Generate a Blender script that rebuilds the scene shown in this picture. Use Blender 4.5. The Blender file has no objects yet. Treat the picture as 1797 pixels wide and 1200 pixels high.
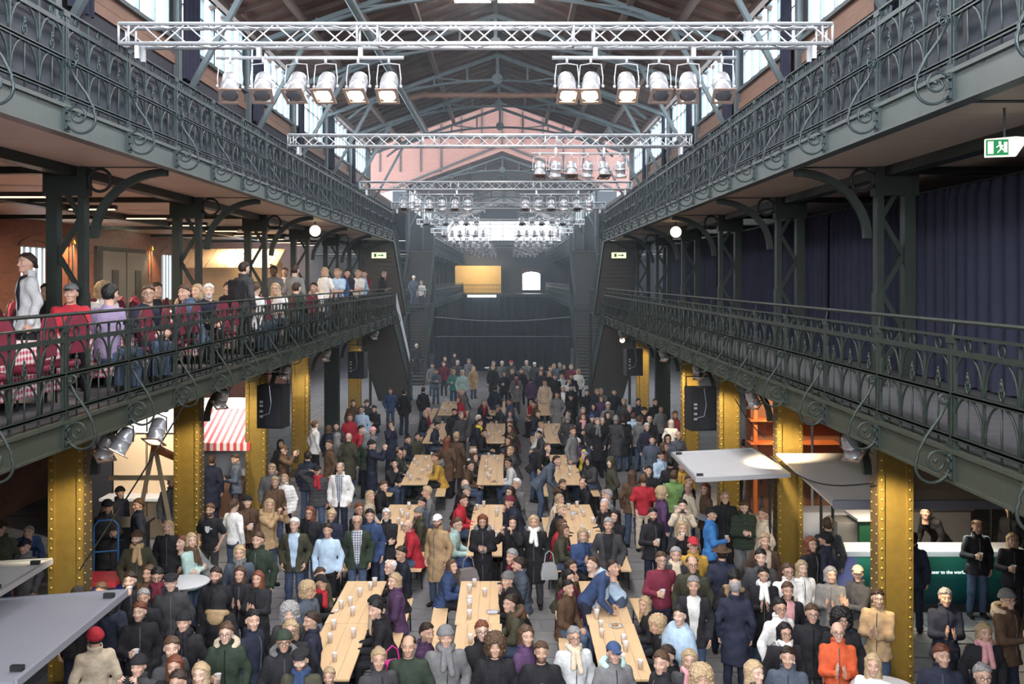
import bpy, math, random, numpy as np
from mathutils import Matrix, Vector
random.seed(7); rng = np.random.default_rng(7)
SC = bpy.context.scene
COL = SC.collection
# ---------------------------------------------------------------- camera, world, exposure
CAMZ, F, U0, V0 = 6.1, 1750.0, 892.0, 490.0
cam = bpy.data.cameras.new('camera'); cam_o = bpy.data.objects.new('camera', cam); COL.objects.link(cam_o)
cam_o.location = (0, 0, CAMZ); cam_o.rotation_euler = (math.pi/2, 0, 0)
cam.sensor_width = 36.0; cam.lens = F/1797*36.0
cam.shift_x = (898.5-U0)/1797; cam.shift_y = -(600-V0)/1797
cam.clip_end = 400; SC.camera = cam_o
w = bpy.data.worlds.new('daylight'); SC.world = w; w.use_nodes = True
w.node_tree.nodes['Background'].inputs[0].default_value = (0.80, 0.90, 1.0, 1)
w.node_tree.nodes['Background'].inputs[1].default_value = 1.1
SC.view_settings.view_transform = 'Standard'; SC.view_settings.look = 'None'
SC.view_settings.gamma = 1.0; SC.view_settings.use_curve_mapping = False
SC.view_settings.exposure = 0.90
cy = SC.cycles
cy.adaptive_threshold = .02; cy.max_bounces = 5; cy.diffuse_bounces = 3; cy.glossy_bounces = 2; cy.transmission_bounces = 3; cy.transparent_max_bounces = 6
cy.volume_bounces = 0; cy.caustics_reflective = False; cy.caustics_refractive = False; cy.sample_clamp_indirect = 4.0
def area(name, loc, rot, sx, sy, power, col):
    l = bpy.data.lights.new(name, 'AREA'); l.shape = 'RECTANGLE'; l.size = sx; l.size_y = sy; l.energy = power; l.color = col
    o = bpy.data.objects.new(name, l); COL.objects.link(o); o.location = loc; o.rotation_euler = rot
    return o
# added daylight: assumed gable window behind the camera, assumed transept windows at the crossing
area('assumed_gable_daylight', (-0.4, -5.0, 9.5), (math.radians(68), 0, 0), 10, 5, 2600, (0.93, 0.96, 1.0))
area('assumed_transept_daylight', (-12.3, 54, 8.5), (0, math.radians(-90), 0), 9, 18, 1500, (0.84, 0.92, 1.0))
area('assumed_transept_daylight', (11.5, 54, 8.5), (0, math.radians(90), 0), 9, 18, 1500, (0.84, 0.92, 1.0))

# ---------------------------------------------------------------- helpers
def P(u, v, Y):                      # a point seen at (u, v) of the photograph, standing Y metres away
    return Vector(((u-U0)*Y/F, Y, CAMZ-(v-V0)*Y/F))
XC = -0.4
def SX(s, d): return XC + s*d        # s = -1 left, +1 right; d = distance from the nave's axis

class MB:
    def __init__(self): self.v = []; self.f = []
    def add(self, vs, fs):
        n = len(self.v); self.v.extend([tuple(p) for p in vs]); self.f.extend([tuple(i+n for i in q) for q in fs]); return self
    def box(self, c, s, m=None):
        hx, hy, hz = s[0]/2, s[1]/2, s[2]/2
        vs = [Vector((x*hx, y*hy, z*hz)) for z in (-1, 1) for y in (-1, 1) for x in (-1, 1)]
        if m is not None: vs = [m @ p for p in vs]
        c = Vector(c)
        return self.add([p+c for p in vs], [(0,2,3,1),(4,5,7,6),(0,1,5,4),(2,6,7,3),(0,4,6,2),(1,3,7,5)])
    def bb(self, a, b):              # box from min corner to max corner
        return self.box([(a[i]+b[i])/2 for i in range(3)], [abs(b[i]-a[i]) for i in range(3)])
    def bar(self, p0, p1, wd, th, up=(0,0,1)):     # rectangular bar between two points
        p0, p1 = Vector(p0), Vector(p1); d = (p1-p0); L = d.length; d.normalize()
        up = Vector(up); s = d.cross(up)
        if s.length < 1e-4: s = d.cross(Vector((0,1,0)))
        s.normalize(); t = s.cross(d)
        m = Matrix((s, d, t)).transposed()
        return self.box((p0+p1)/2, (wd, L, th), m)
    def tube(self, pts, r, n=6, cap=True, closed=False):
        pts = [Vector(p) for p in pts]; k = len(pts); rs = r if hasattr(r, '__len__') else [r]*k
        base = len(self.v); nrm = None
        for i, p in enumerate(pts):
            a = pts[(i-1) % k] if (closed or i > 0) else p
            b = pts[(i+1) % k] if (closed or i < k-1) else p
            t = (b-a).normalized()
            if nrm is None:
                nrm = t.cross(Vector((0,0,1)))
                if nrm.length < 1e-3: nrm = t.cross(Vector((0,1,0)))
            nrm = nrm - t*nrm.dot(t); nrm.normalize(); bn = t.cross(nrm)
            for j in range(n):
                a_ = 2*math.pi*j/n
                self.v.append(tuple(p + (nrm*math.cos(a_)+bn*math.sin(a_))*rs[i]))
        for i in range(k if closed else k-1):
            i2 = (i+1) % k
            for j in range(n):
                j2 = (j+1) % n
                self.f.append((base+i*n+j, base+i*n+j2, base+i2*n+j2, base+i2*n+j))
        if cap and not closed:
            self.f.append(tuple(base+j for j in range(n))[::-1]); self.f.append(tuple(base+(k-1)*n+j for j in range(n)))
        return self
    def cyl(self, p0, p1, r0, r1=None, n=12): return self.tube([p0, p1], [r0, r0 if r1 is None else r1], n)
    def lathe(self, prof, n=16, m=None):           # prof: (r, z) pairs about the z axis
        base = len(self.v); k = len(prof)
        for r, z in prof:
            for j in range(n):
                a = 2*math.pi*j/n; p = Vector((r*math.cos(a), r*math.sin(a), z))
                self.v.append(tuple(m @ p if m is not None else p))
        for i in range(k-1):
            for j in range(n):
                j2 = (j+1) % n
                self.f.append((base+i*n+j, base+i*n+j2, base+(i+1)*n+j2, base+(i+1)*n+j))
        self.f.append(tuple(base+j for j in range(n))[::-1]); self.f.append(tuple(base+(k-1)*n+j for j in range(n)))
        return self
    def ring(self, c, R, r, ax='x', n=16, m=5):
        pts = []
        for i in range(n):
            a = 2*math.pi*i/n; p = [R*math.cos(a), R*math.sin(a)]
            q = {'x': (0, p[0], p[1]), 'y': (p[0], 0, p[1]), 'z': (p[0], p[1], 0)}[ax]
            pts.append(Vector(c)+Vector(q))
        return self.tube(pts, r, m, closed=True)
    def ball(self, c, r, n=8, sz=1.0):
        k = max(4, n//2+1); prof = [(max(r*math.sin(math.pi*i/k), r*.02), -r*sz*math.cos(math.pi*i/k)) for i in range(k+1)]
        return self.lathe(prof, n, Matrix.Translation(Vector(c)))
    def prism(self, poly, a, b, ax='y'):           # polygon in the two other axes, extruded along ax
        k = len(poly)
        def q(p, t): return {'x': (t, p[0], p[1]), 'y': (p[0], t, p[1]), 'z': (p[0], p[1], t)}[ax]
        vs = [q(p, a) for p in poly]+[q(p, b) for p in poly]
        fs = [tuple(range(k))[::-1], tuple(range(k, 2*k))]+[(i, (i+1) % k, k+(i+1) % k, k+i) for i in range(k)]
        return self.add(vs, fs)
    def mesh(self, name, mat=None, smooth=False):
        me = bpy.data.meshes.new(name); me.from_pydata(self.v, [], self.f)
        if mat is not None: me.materials.append(mat)
        if smooth: me.polygons.foreach_set('use_smooth', [True]*len(me.polygons))
        me.update(); return me
    def build(self, name, mat, parent=None, smooth=False, **kw):
        return link(name, self.mesh(name, mat, smooth), parent, **kw)

def link(name, data, parent=None, loc=None, rot=None, mw=None, label=None, cat=None, group=None, kind=None):
    o = bpy.data.objects.new(name, data); COL.objects.link(o)
    if parent is not None: o.parent = parent
    if loc is not None: o.location = loc
    if rot is not None: o.rotation_euler = rot
    if mw is not None: o.matrix_basis = mw
    if label: o['label'] = label
    if cat: o['category'] = cat
    if group: o['group'] = group
    if kind: o['kind'] = kind
    return o
def thing(name, label, cat, loc=(0,0,0), rz=0, group=None, kind=None):
    o = link(name, None, None, loc, (0,0,rz), None, label, cat, group, kind); o.empty_display_size = .1; return o
def lamp_spot(name, loc, target, power, col, angle, blend=.6, size=.08, parent=None):
    l = bpy.data.lights.new(name, 'SPOT'); l.energy = power; l.color = col; l.spot_size = math.radians(angle); l.spot_blend = blend; l.shadow_soft_size = size
    o = bpy.data.objects.new(name, l); COL.objects.link(o); d = Vector(target)-Vector(loc)
    o.location = loc; o.rotation_euler = d.to_track_quat('-Z', 'Y').to_euler(); return o

# ---------------------------------------------------------------- materials
def new_mat(name):
    m = bpy.data.materials.new(name); m.use_nodes = True; nt = m.node_tree; return m, nt, nt.nodes['Principled BSDF']
def pm(name, col, rough=.6, metal=0., var=.18, vs=6., bump=0., bs=30., emit=0., stretch=None, spec=.5, ecol=None):
    m, nt, b = new_mat(name); N, L = nt.nodes, nt.links
    b.inputs['Roughness'].default_value = rough; b.inputs['Metallic'].default_value = metal
    b.inputs['Specular IOR Level'].default_value = spec
    tc = N.new('ShaderNodeTexCoord'); src = tc.outputs['Object']
    if stretch:
        mp = N.new('ShaderNodeMapping'); mp.inputs['Scale'].default_value = stretch; L.new(src, mp.inputs[0]); src = mp.outputs[0]
    no = N.new('ShaderNodeTexNoise'); no.inputs['Scale'].default_value = vs; no.inputs['Detail'].default_value = 5; L.new(src, no.inputs['Vector'])
    mx = N.new('ShaderNodeMix'); mx.data_type = 'RGBA'
    mx.inputs[6].default_value = tuple(max(0, c*(1-var)) for c in col)+(1,); mx.inputs[7].default_value = tuple(min(1, c*(1+var)) for c in col)+(1,)
    L.new(no.outputs['Fac'], mx.inputs[0]); L.new(mx.outputs[2], b.inputs['Base Color'])
    if bump:
        n2 = N.new('ShaderNodeTexNoise'); n2.inputs['Scale'].default_value = bs; n2.inputs['Detail'].default_value = 4; L.new(src, n2.inputs['Vector'])
        bp = N.new('ShaderNodeBump'); bp.inputs['Strength'].default_value = bump; bp.inputs['Distance'].default_value = .02
        L.new(n2.outputs['Fac'], bp.inputs['Height']); L.new(bp.outputs[0], b.inputs['Normal'])
    if emit:
        b.inputs['Emission Color'].default_value = (ecol or col)+(1,); b.inputs['Emission Strength'].default_value = emit
    return m
def boards(name, col, gap, axis, width, rough=.7, var=.25, dark=.35):   # planks laid side by side: a wave of joints and a tone for each board
    m, nt, b = new_mat(name); N, L = nt.nodes, nt.links; b.inputs['Roughness'].default_value = rough
    tc = N.new('ShaderNodeTexCoord'); sp = N.new('ShaderNodeSeparateXYZ'); L.new(tc.outputs['Object'], sp.inputs[0])
    dv = N.new('ShaderNodeMath'); dv.operation = 'DIVIDE'; dv.inputs[1].default_value = width; L.new(sp.outputs[axis], dv.inputs[0])
    fr = N.new('ShaderNodeMath'); fr.operation = 'FRACT'; L.new(dv.outputs[0], fr.inputs[0])
    fl = N.new('ShaderNodeMath'); fl.operation = 'FLOOR'; L.new(dv.outputs[0], fl.inputs[0])
    wn = N.new('ShaderNodeTexWhiteNoise'); wn.noise_dimensions = '1D'; L.new(fl.outputs[0], wn.inputs['W'])
    no = N.new('ShaderNodeTexNoise'); no.inputs['Scale'].default_value = 3; no.inputs['Detail'].default_value = 6; L.new(tc.outputs['Object'], no.inputs['Vector'])
    ad = N.new('ShaderNodeMath'); ad.operation = 'ADD'; L.new(wn.outputs['Value'], ad.inputs[0]); L.new(no.outputs['Fac'], ad.inputs[1])
    ml = N.new('ShaderNodeMath'); ml.operation = 'MULTIPLY'; ml.inputs[1].default_value = .5; L.new(ad.outputs[0], ml.inputs[0])
    mx = N.new('ShaderNodeMix'); mx.data_type = 'RGBA'
    mx.inputs[6].default_value = tuple(c*(1-var) for c in col)+(1,); mx.inputs[7].default_value = tuple(min(1, c*(1+var)) for c in col)+(1,)
    L.new(ml.outputs[0], mx.inputs[0])
    lt = N.new('ShaderNodeMath'); lt.operation = 'LESS_THAN'; lt.inputs[1].default_value = gap/width; L.new(fr.outputs[0], lt.inputs[0])
    m2 = N.new('ShaderNodeMix'); m2.data_type = 'RGBA'; m2.inputs[7].default_value = tuple(c*dark for c in col)+(1,)
    L.new(lt.outputs[0], m2.inputs[0]); L.new(mx.outputs[2], m2.inputs[6]); L.new(m2.outputs[2], b.inputs['Base Color'])
    return m
def brick_mat(name, c1, c2, mortar, scale=1.0, axes=('Y', 'Z')):
    m, nt, b = new_mat(name); N, L = nt.nodes, nt.links; b.inputs['Roughness'].default_value = .85
    tc = N.new('ShaderNodeTexCoord'); sp = N.new('ShaderNodeSeparateXYZ'); L.new(tc.outputs['Object'], sp.inputs[0])
    cb = N.new('ShaderNodeCombineXYZ'); L.new(sp.outputs[axes[0]], cb.inputs[0]); L.new(sp.outputs[axes[1]], cb.inputs[1])
    br = N.new('ShaderNodeTexBrick'); br.inputs['Scale'].default_value = scale; br.inputs['Brick Width'].default_value = .25; br.inputs['Row Height'].default_value = .08
    br.inputs['Mortar Size'].default_value = .006
    br.inputs['Color1'].default_value = c1+(1,); br.inputs['Color2'].default_value = c2+(1,); br.inputs['Mortar'].default_value = mortar+(1,)
    L.new(cb.outputs[0], br.inputs['Vector']); L.new(br.outputs['Color'], b.inputs['Base Color'])
    bp = N.new('ShaderNodeBump'); bp.inputs['Strength'].default_value = .4; bp.inputs['Distance'].default_value = .01; bp.invert = True
    L.new(br.outputs['Fac'], bp.inputs['Height']); L.new(bp.outputs[0], b.inputs['Normal'])
    return m
def attr_mat(name, rough=.8, bump=.25, bs=25., var=.15, spec=.3, kind='cloth'):   # colour comes from the object's own "tint"
    m, nt, b = new_mat(name); N, L = nt.nodes, nt.links; b.inputs['Roughness'].default_value = rough; b.inputs['Specular IOR Level'].default_value = spec
    at = N.new('ShaderNodeAttribute'); at.attribute_type = 'OBJECT'; at.attribute_name = 'tint'
    tc = N.new('ShaderNodeTexCoord'); no = N.new('ShaderNodeTexNoise'); no.inputs['Scale'].default_value = bs; no.inputs['Detail'].default_value = 4; L.new(tc.outputs['Object'], no.inputs['Vector'])
    mr = N.new('ShaderNodeMapRange'); mr.inputs[1].default_value = .25; mr.inputs[2].default_value = .75; mr.inputs[3].default_value = 1-var; mr.inputs[4].default_value = 1+var
    L.new(no.outputs['Fac'], mr.inputs[0])
    vm = N.new('ShaderNodeVectorMath'); vm.operation = 'SCALE'; L.new(at.outputs['Color'], vm.inputs[0]); L.new(mr.outputs[0], vm.inputs['Scale'])
    out = vm.outputs[0]
    if kind == 'skin':
        va = N.new('ShaderNodeAttribute'); va.attribute_type = 'GEOMETRY'; va.attribute_name = 'face'
        sp = N.new('ShaderNodeSeparateColor'); L.new(va.outputs['Color'], sp.inputs[0])
        hb = N.new('ShaderNodeAttribute'); hb.attribute_type = 'OBJECT'; hb.attribute_name = 'brow'
        be = N.new('ShaderNodeAttribute'); be.attribute_type = 'OBJECT'; be.attribute_name = 'beard'
        bm = N.new('ShaderNodeMath'); bm.operation = 'MULTIPLY'; L.new(sp.outputs[2], bm.inputs[0]); L.new(be.outputs['Fac'], bm.inputs[1])
        a = N.new('ShaderNodeMix'); a.data_type = 'RGBA'; L.new(bm.outputs[0], a.inputs[0]); L.new(out, a.inputs[6]); L.new(hb.outputs['Color'], a.inputs[7])
        c = N.new('ShaderNodeMix'); c.data_type = 'RGBA'; L.new(sp.outputs[1], c.inputs[0]); L.new(a.outputs[2], c.inputs[6]); c.inputs[7].default_value = (.42, .13, .11, 1)
        d = N.new('ShaderNodeMix'); d.data_type = 'RGBA'; L.new(sp.outputs[0], d.inputs[0]); L.new(c.outputs[2], d.inputs[6]); d.inputs[7].default_value = (.03, .02, .018, 1)
        out = d.outputs[2]; b.inputs['Subsurface Weight'].default_value = 0.0
    L.new(out, b.inputs['Base Color'])
    if bump:
        n2 = N.new('ShaderNodeTexNoise'); n2.inputs['Scale'].default_value = bs*.6; n2.inputs['Detail'].default_value = 3; L.new(tc.outputs['Object'], n2.inputs['Vector'])
        bp = N.new('ShaderNodeBump'); bp.inputs['Strength'].default_value = bump; bp.inputs['Distance'].default_value = .03
        L.new(n2.outputs['Fac'], bp.inputs['Height']); L.new(bp.outputs[0], b.inputs['Normal'])
    return m
def emis(name, col, s):
    m = bpy.data.materials.new(name); m.use_nodes = True; nt = m.node_tree; nt.nodes.clear()
    e = nt.nodes.new('ShaderNodeEmission'); e.inputs[0].default_value = col+(1,); e.inputs[1].default_value = s
    o = nt.nodes.new('ShaderNodeOutputMaterial'); nt.links.new(e.outputs[0], o.inputs[0]); return m
M = {}
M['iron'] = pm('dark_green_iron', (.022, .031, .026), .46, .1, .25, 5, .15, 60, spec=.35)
M['iron_up'] = pm('daylight_tinted_green_iron', (.036, .054, .058), .38, .25, .2, 5, .15, 60)  # same dark green iron, with window daylight put into its colour
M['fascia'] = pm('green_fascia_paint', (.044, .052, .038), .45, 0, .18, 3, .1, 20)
M['fascia_up'] = pm('grey_green_fascia_paint', (.088, .106, .104), .45, 0, .2, 3, .1, 20)  # lower fascia's green paint, lightened in colour for window light on the upper level
M['truss_iron'] = pm('blue_grey_roof_iron', (.095, .120, .130), .45, .2, .2, 4)
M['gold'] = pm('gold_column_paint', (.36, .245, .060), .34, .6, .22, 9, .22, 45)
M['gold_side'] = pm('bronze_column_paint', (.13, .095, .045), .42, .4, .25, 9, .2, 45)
M['rivet'] = pm('gold_rivet', (.60, .44, .12), .3, .6, .1)
M['alu'] = pm('aluminium', (.60, .61, .64), .33, .4, .06, 10)
M['can'] = pm('polished_lamp_can', (.58, .58, .61), .30, .5, .06, 12)
M['gel'] = pm('brown_filter_frame', (.30, .22, .19), .5, .3, .15)
M['gel_dark'] = pm('lamp_lens_off', (.10, .10, .12), .15, .2, .2)
M['lens_on'] = emis('lit_lamp_lens', (1.0, .72, .38), 26)
M['lens_far'] = emis('lit_floodlight_lens', (1.0, .70, .38), 9)
M['roof'] = boards('roof_planks', (.12, .055, .040), .02, 'Y', .22, .75, .4, .4)
M['timber'] = pm('dark_roof_timber', (.075, .045, .036), .7, 0, .3, 4, .2, 20, stretch=(1, 1, 1))
M['cornice'] = pm('red_brown_cornice_wood', (.20, .105, .07), .6, 0, .25, 5, .1, 30)
M['glass_day'] = emis('daylit_pane', (.82, .92, 1.0), 7.0)
M['glass_low'] = emis('daylit_aisle_pane', (.92, .96, 1.0), 3.2)
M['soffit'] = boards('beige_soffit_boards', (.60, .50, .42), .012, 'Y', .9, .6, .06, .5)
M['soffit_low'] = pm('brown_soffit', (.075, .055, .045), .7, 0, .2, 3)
M['deck'] = boards('grey_gallery_boards', (.085, .085, .095), .01, 'Y', .16, .7, .2, .5)
M['curtain'] = pm('navy_stage_curtain', (.040, .042, .066), .95, 0, .2, 3, .25, 40, spec=.1)
M['black'] = pm('black_fabric', (.014, .015, .019), .95, 0, .2, 3, .2, 30, spec=.1)
M['panel'] = pm('blue_grey_net_backing', (.055, .062, .080), .8, 0, .35, 2, .2, 12)
M['brick'] = brick_mat('red_brown_brick', (.25, .085, .05), (.18, .062, .04), (.16, .10, .08))
M['brick_pink'] = brick_mat('pale_red_brick', (.62, .33, .28), (.55, .29, .25), (.5, .36, .32), axes=('X', 'Z'))
M['wall_dark'] = pm('dark_wall', (.035, .035, .045), .9, 0, .3, 1)
M['stone'] = pm('grey_paving', (.185, .185, .195), .75, 0, .25, 3, .2, 14)
M['stone2'] = pm('worn_paving', (.215, .212, .215), .72, 0, .3, 4, .25, 18)
M['speaker'] = pm('black_speaker', (.018, .019, .022), .5, 0, .2, 8, .1, 80)
M['grille'] = pm('speaker_grille', (.035, .038, .045), .6, .3, .2, 60)
M['white_plastic'] = pm('white_panel', (.64, .65, .68), .4, 0, .05, 2)
M['grey_panel'] = pm('grey_flap_panel', (.23, .235, .275), .38, 0, .06, 2)
M['pine'] = pm('pine_table_board', (.80, .56, .32), .45, 0, .14, 5, .05, 30, stretch=(1, .12, 1))
M['steel_dark'] = pm('dark_steel', (.03, .035, .035), .45, .5, .1)
M['steel'] = pm('brushed_steel', (.5, .5, .5), .3, .9, .1)
M['cable'] = pm('black_cable', (.012, .012, .012), .6)
# ================================================================ THE HALL
COLY = [14.6+5.43*k for k in range(-1, 6)]       # columns of the near half (9.2 ... 41.75)
FARY = [66.6+5.43*k for k in range(0, 8)]
GEND, FBEG, FEND = 42.2, 65.8, 108.0
ZD1, ZD2 = 4.55, 8.0                             # lower and upper gallery decks
DR, DC, DW = 4.45, 5.77, 12.6                    # railing, inner face of the columns, outer wall (from the nave's axis)
EAVE, RIDGE = 12.4, 14.6

# floor with single paving stones
fl = MB().bb((SX(-1, DW), -6, -.3), (SX(1, DW), 114, -.02)).build('floor', M['stone'], kind='structure', label='grey stone paved floor of the hall', cat='floor')
stone = MB(); stone.add([(-.47,-.285,-.05),(.47,-.285,-.05),(.47,.285,-.05),(-.47,.285,-.05),(-.47,-.285,-.004),(.47,-.285,-.004),(.47,.285,-.004),(-.47,.285,-.004),(-.46,-.275,0),(.46,-.275,0),(.46,.275,0),(-.46,.275,0)],
    [(0,1,5,4),(1,2,6,5),(2,3,7,6),(3,0,4,7),(4,5,9,8),(5,6,10,9),(6,7,11,10),(7,4,8,11),(8,9,10,11)])
sm = [stone.mesh('paving_stone', M['stone']), stone.mesh('paving_stone', M['stone2'])]
n = 0; rest = MB()
for j in range(0, 175):
    y = 11.6+j*.6
    for i in range(-13, 13):
        x = XC+(i+.5+(.5 if j % 2 else 0))*.97
        if abs(x-XC) > 12.3: continue
        if n < 296 and y < 29.5 and abs(x-XC) < 4.9:
            link('paving_stone', sm[(i*7+j*3) % 3 == 0], fl, (x, y, random.uniform(-.004, .003)), (0, 0, random.uniform(-.01, .01))); n += 1
        else:
            b = len(rest.v); dz = random.uniform(-.006, .002)
            rest.add([(p[0]+x, p[1]+y, p[2]+dz) for p in stone.v[4:]], [tuple(k-4 for k in q) for q in stone.f[4:]])
rest.build('paving_stones', M['stone'], fl, kind='stuff')

# outer walls
wl = MB()
def wall_with_holes(mb, x, th, y0, y1, z0, z1, holes):   # holes: (ya, yb, za, zb) sorted along y
    y = y0
    for ya, yb, za, zb in holes:
        mb.bb((x-th, y, z0), (x, ya, z1)); mb.bb((x-th, ya, z0), (x, yb, za)); mb.bb((x-th, ya, zb), (x, yb, z1)); y = yb
    mb.bb((x-th, y, z0), (x, y1, z1))
LW = [(26.6, 28.35, 5.35, 7.0), (37.4, 39.1, 5.3, 7.05)]
wall_with_holes(wl, SX(-1, DW), .5, -6, 114, -.3, 10.6, LW)
wl.build('wall_left', M['brick'], kind='structure', label='red brown brick wall behind the left gallery', cat='wall')
MB().bb((SX(1, DW), -6, -.3), (SX(1, DW)+.4, 114, 10.6)).build('wall_right', M['wall_dark'], kind='structure', label='dark wall behind the right gallery', cat='wall')
for i, (ya, yb, za, zb) in enumerate(LW):
    x = SX(-1, DW)
    wo = link('window_%d' % (i+1), None, None, (x, 0, 0), kind='structure', label=['bright arched window in the brick wall behind the waitress', 'narrow bright window right of the dark doors'][i], cat='window')
    fr = MB()
    for z in (za, zb): fr.bb((-.14, ya-.04, z-.03), (-.02, yb+.04, z+.03))
    for k in range(6):
        y = ya+(yb-ya)*k/5; fr.bb((-.12, y-.014, za), (-.05, y+.014, zb))
    fr.build('window_frame', M['truss_iron'], wo)
    for k in range(5): MB().bb((-.2, ya+(yb-ya)*k/5, za), (-.18, ya+(yb-ya)*(k+1)/5, zb)).build('pane', M['glass_low'], wo)
    MB().prism([(ya-.2, zb)]+[(ya+(yb-ya)*t/8, zb+.02+.16*math.sin(math.pi*t/8)) for t in range(9)]+[(yb+.2, zb), (yb+.2, zb+.05)]+[(ya-.1+(yb-ya+.2)*t/8, zb+.1+.22*math.sin(math.pi*t/8)) for t in range(8, -1, -1)], -.02, .06, 'x').build('arch_bricks', M['brick'], wo)
dr = link('door_1', None, None, (SX(-1, DW), 0, 0), kind='structure', label='dark grey double doors in the brick gallery wall', cat='door')
MB().bb((0, 31.3, ZD1), (.1, 35.6, 7.15)).build('door_frame', M['wall_dark'], dr)
for k, (a, b) in enumerate(((31.5, 33.4), (33.5, 35.4))):
    leaf = MB().bb((.1, a, ZD1+.02), (.2, b, 7.0)).build('door_leaf', pm('door_grey_%d' % k, (.10, .10, .11), .6), dr)
    MB().bb((.2, a+.7, ZD1+.1), (.23, a+1.2, 6.4)).build('door_panel', M['wall_dark'], leaf)

# galleries: deck, fascia and soffit on either side, near and far half
for s, side in ((-1, 'left'), (1, 'right')):
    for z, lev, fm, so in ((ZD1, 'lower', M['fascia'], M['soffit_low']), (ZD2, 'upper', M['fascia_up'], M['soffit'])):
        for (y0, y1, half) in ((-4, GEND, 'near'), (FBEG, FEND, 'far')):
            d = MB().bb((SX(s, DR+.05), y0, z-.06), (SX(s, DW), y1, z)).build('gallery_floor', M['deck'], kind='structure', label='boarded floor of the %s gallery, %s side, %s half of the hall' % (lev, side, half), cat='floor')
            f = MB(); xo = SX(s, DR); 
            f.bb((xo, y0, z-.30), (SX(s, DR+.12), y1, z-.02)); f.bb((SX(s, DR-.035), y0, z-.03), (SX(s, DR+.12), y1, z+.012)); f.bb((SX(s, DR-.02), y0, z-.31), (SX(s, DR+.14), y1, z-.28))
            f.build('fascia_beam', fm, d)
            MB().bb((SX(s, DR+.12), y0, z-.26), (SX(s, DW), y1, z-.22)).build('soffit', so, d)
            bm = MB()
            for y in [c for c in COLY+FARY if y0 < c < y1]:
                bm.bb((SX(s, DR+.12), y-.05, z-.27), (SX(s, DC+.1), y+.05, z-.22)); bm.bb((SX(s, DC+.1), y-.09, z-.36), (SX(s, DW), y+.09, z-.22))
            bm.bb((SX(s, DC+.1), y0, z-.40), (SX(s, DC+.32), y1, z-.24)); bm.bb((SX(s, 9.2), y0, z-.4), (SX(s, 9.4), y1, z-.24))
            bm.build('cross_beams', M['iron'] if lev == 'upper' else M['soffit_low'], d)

# roof: boards, rafters, purlins, added glowing panes under the ridge
def roof(y0, y1, nm):
    r = link('ceiling', None, None, kind='structure', label='dark boarded pitched roof over the %s half of the hall' % nm, cat='roof')
    for s in (-1, 1):
        m = MB(); m.add([(SX(s, .0), y0, RIDGE), (SX(s, .0), y1, RIDGE), (SX(s, 6.7), y1, RIDGE-6.7*.355), (SX(s, 6.7), y0, RIDGE-6.7*.355),
                         (SX(s, .0), y0, RIDGE+.1), (SX(s, .0), y1, RIDGE+.1), (SX(s, 6.7), y1, RIDGE-6.7*.355+.1), (SX(s, 6.7), y0, RIDGE-6.7*.355+.1)],
                        [(0,1,2,3),(7,6,5,4),(0,4,5,1),(3,2,6,7),(0,3,7,4),(1,5,6,2)]).build('roof_boards', M['roof'], r)
        raf = MB().bar((SX(s, .05), 0, RIDGE-.05*.355-.06), (SX(s, 6.4), 0, RIDGE-6.4*.355-.06), .09, .13).mesh('rafter', M['timber'])
        y = y0+.4
        while y < min(y1, 60 if nm == 'near' else 72): link('rafter', raf, r, (0, y, 0)); y += .905
        for d in (2.2, 3.5, 4.8, 6.0):
            MB().bb((SX(s, d)-.07, y0, RIDGE-d*.355-.30), (SX(s, d)+.07, y1, RIDGE-d*.355-.12)).build('purlin', M['timber'], r)
    MB().bb((XC-.06, y0, RIDGE-.3), (XC+.06, y1, RIDGE-.05)).build('ridge_beam', M['timber'], r)
    if nm == 'near':
        for s in (-1, 1):
            for k in range(20): MB().bb((SX(s, .62)-.52, 2.8+k*1.3, RIDGE-.26-.28), (SX(s, .62)+.52, 4.0+k*1.3, RIDGE-.24-.28)).build('added_glow_pane', M['added_roof_glow'], r)
M['added_roof_glow'] = emis('added_ridge_glow_pane', (1.0, .96, .95), 9.0)  # glowing panes added along the ridge to brighten the crowd from above
roof(-4, 47.7, 'near'); roof(66.2, 112, 'far')

# roof trusses
def truss(y, lab):
    t = thing('roof_truss', lab, 'roof truss', (0, 0, 0), group='iron roof trusses', kind='structure')
    mi = M['truss_iron']
    def arc(d): return 11.95+1.4*(1-(d/5.4)**2)**.75 if d < 5.4 else 11.95
    for s in (-1, 1):
        MB().bar((SX(s, 0), y, RIDGE-.34), (SX(s, 6.3), y, RIDGE-.34-6.3*.355), .14, .12).build('top_chord', mi, t)
        pts = [(SX(s, 5.4*i/12), y, arc(5.4*i/12)) for i in range(13)]
        MB().tube(pts, .055, 5).build('arched_chord', mi, t)
        MB().bar((SX(s, 6.15), y, 9.6), (SX(s, 4.45), y, 12.75), .13, .10).build('knee_brace', mi, t)
        MB().bar((SX(s, 6.28), y, 8.0), (SX(s, 6.28), y, 12.3), .2, .2).build('wall_post', mi, t)
        web = MB()
        for a, b in ((1.1, 1.1), (1.1, 2.3), (2.3, 2.3), (2.3, 3.5), (3.5, 3.5), (3.5, 4.6), (4.6, 4.6)):
            web.bar((SX(s, a), y, arc(a)), (SX(s, b), y, RIDGE-.34-b*.355), .07, .05)
        web.build('web_bars', mi, t)
    MB().bar((XC, y, arc(0)-.05), (XC, y, RIDGE-.2), .1, .1).build('king_post', mi, t)
    MB().cyl((XC, y-.04, arc(0)+.05), (XC, y+.04, arc(0)+.05), .2, n=12).build('gusset_plate', mi, t)
ords = ['first', 'second', 'third', 'fourth', 'fifth', 'sixth', 'seventh', 'eighth', 'ninth', 'tenth', 'eleventh', 'twelfth']
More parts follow.
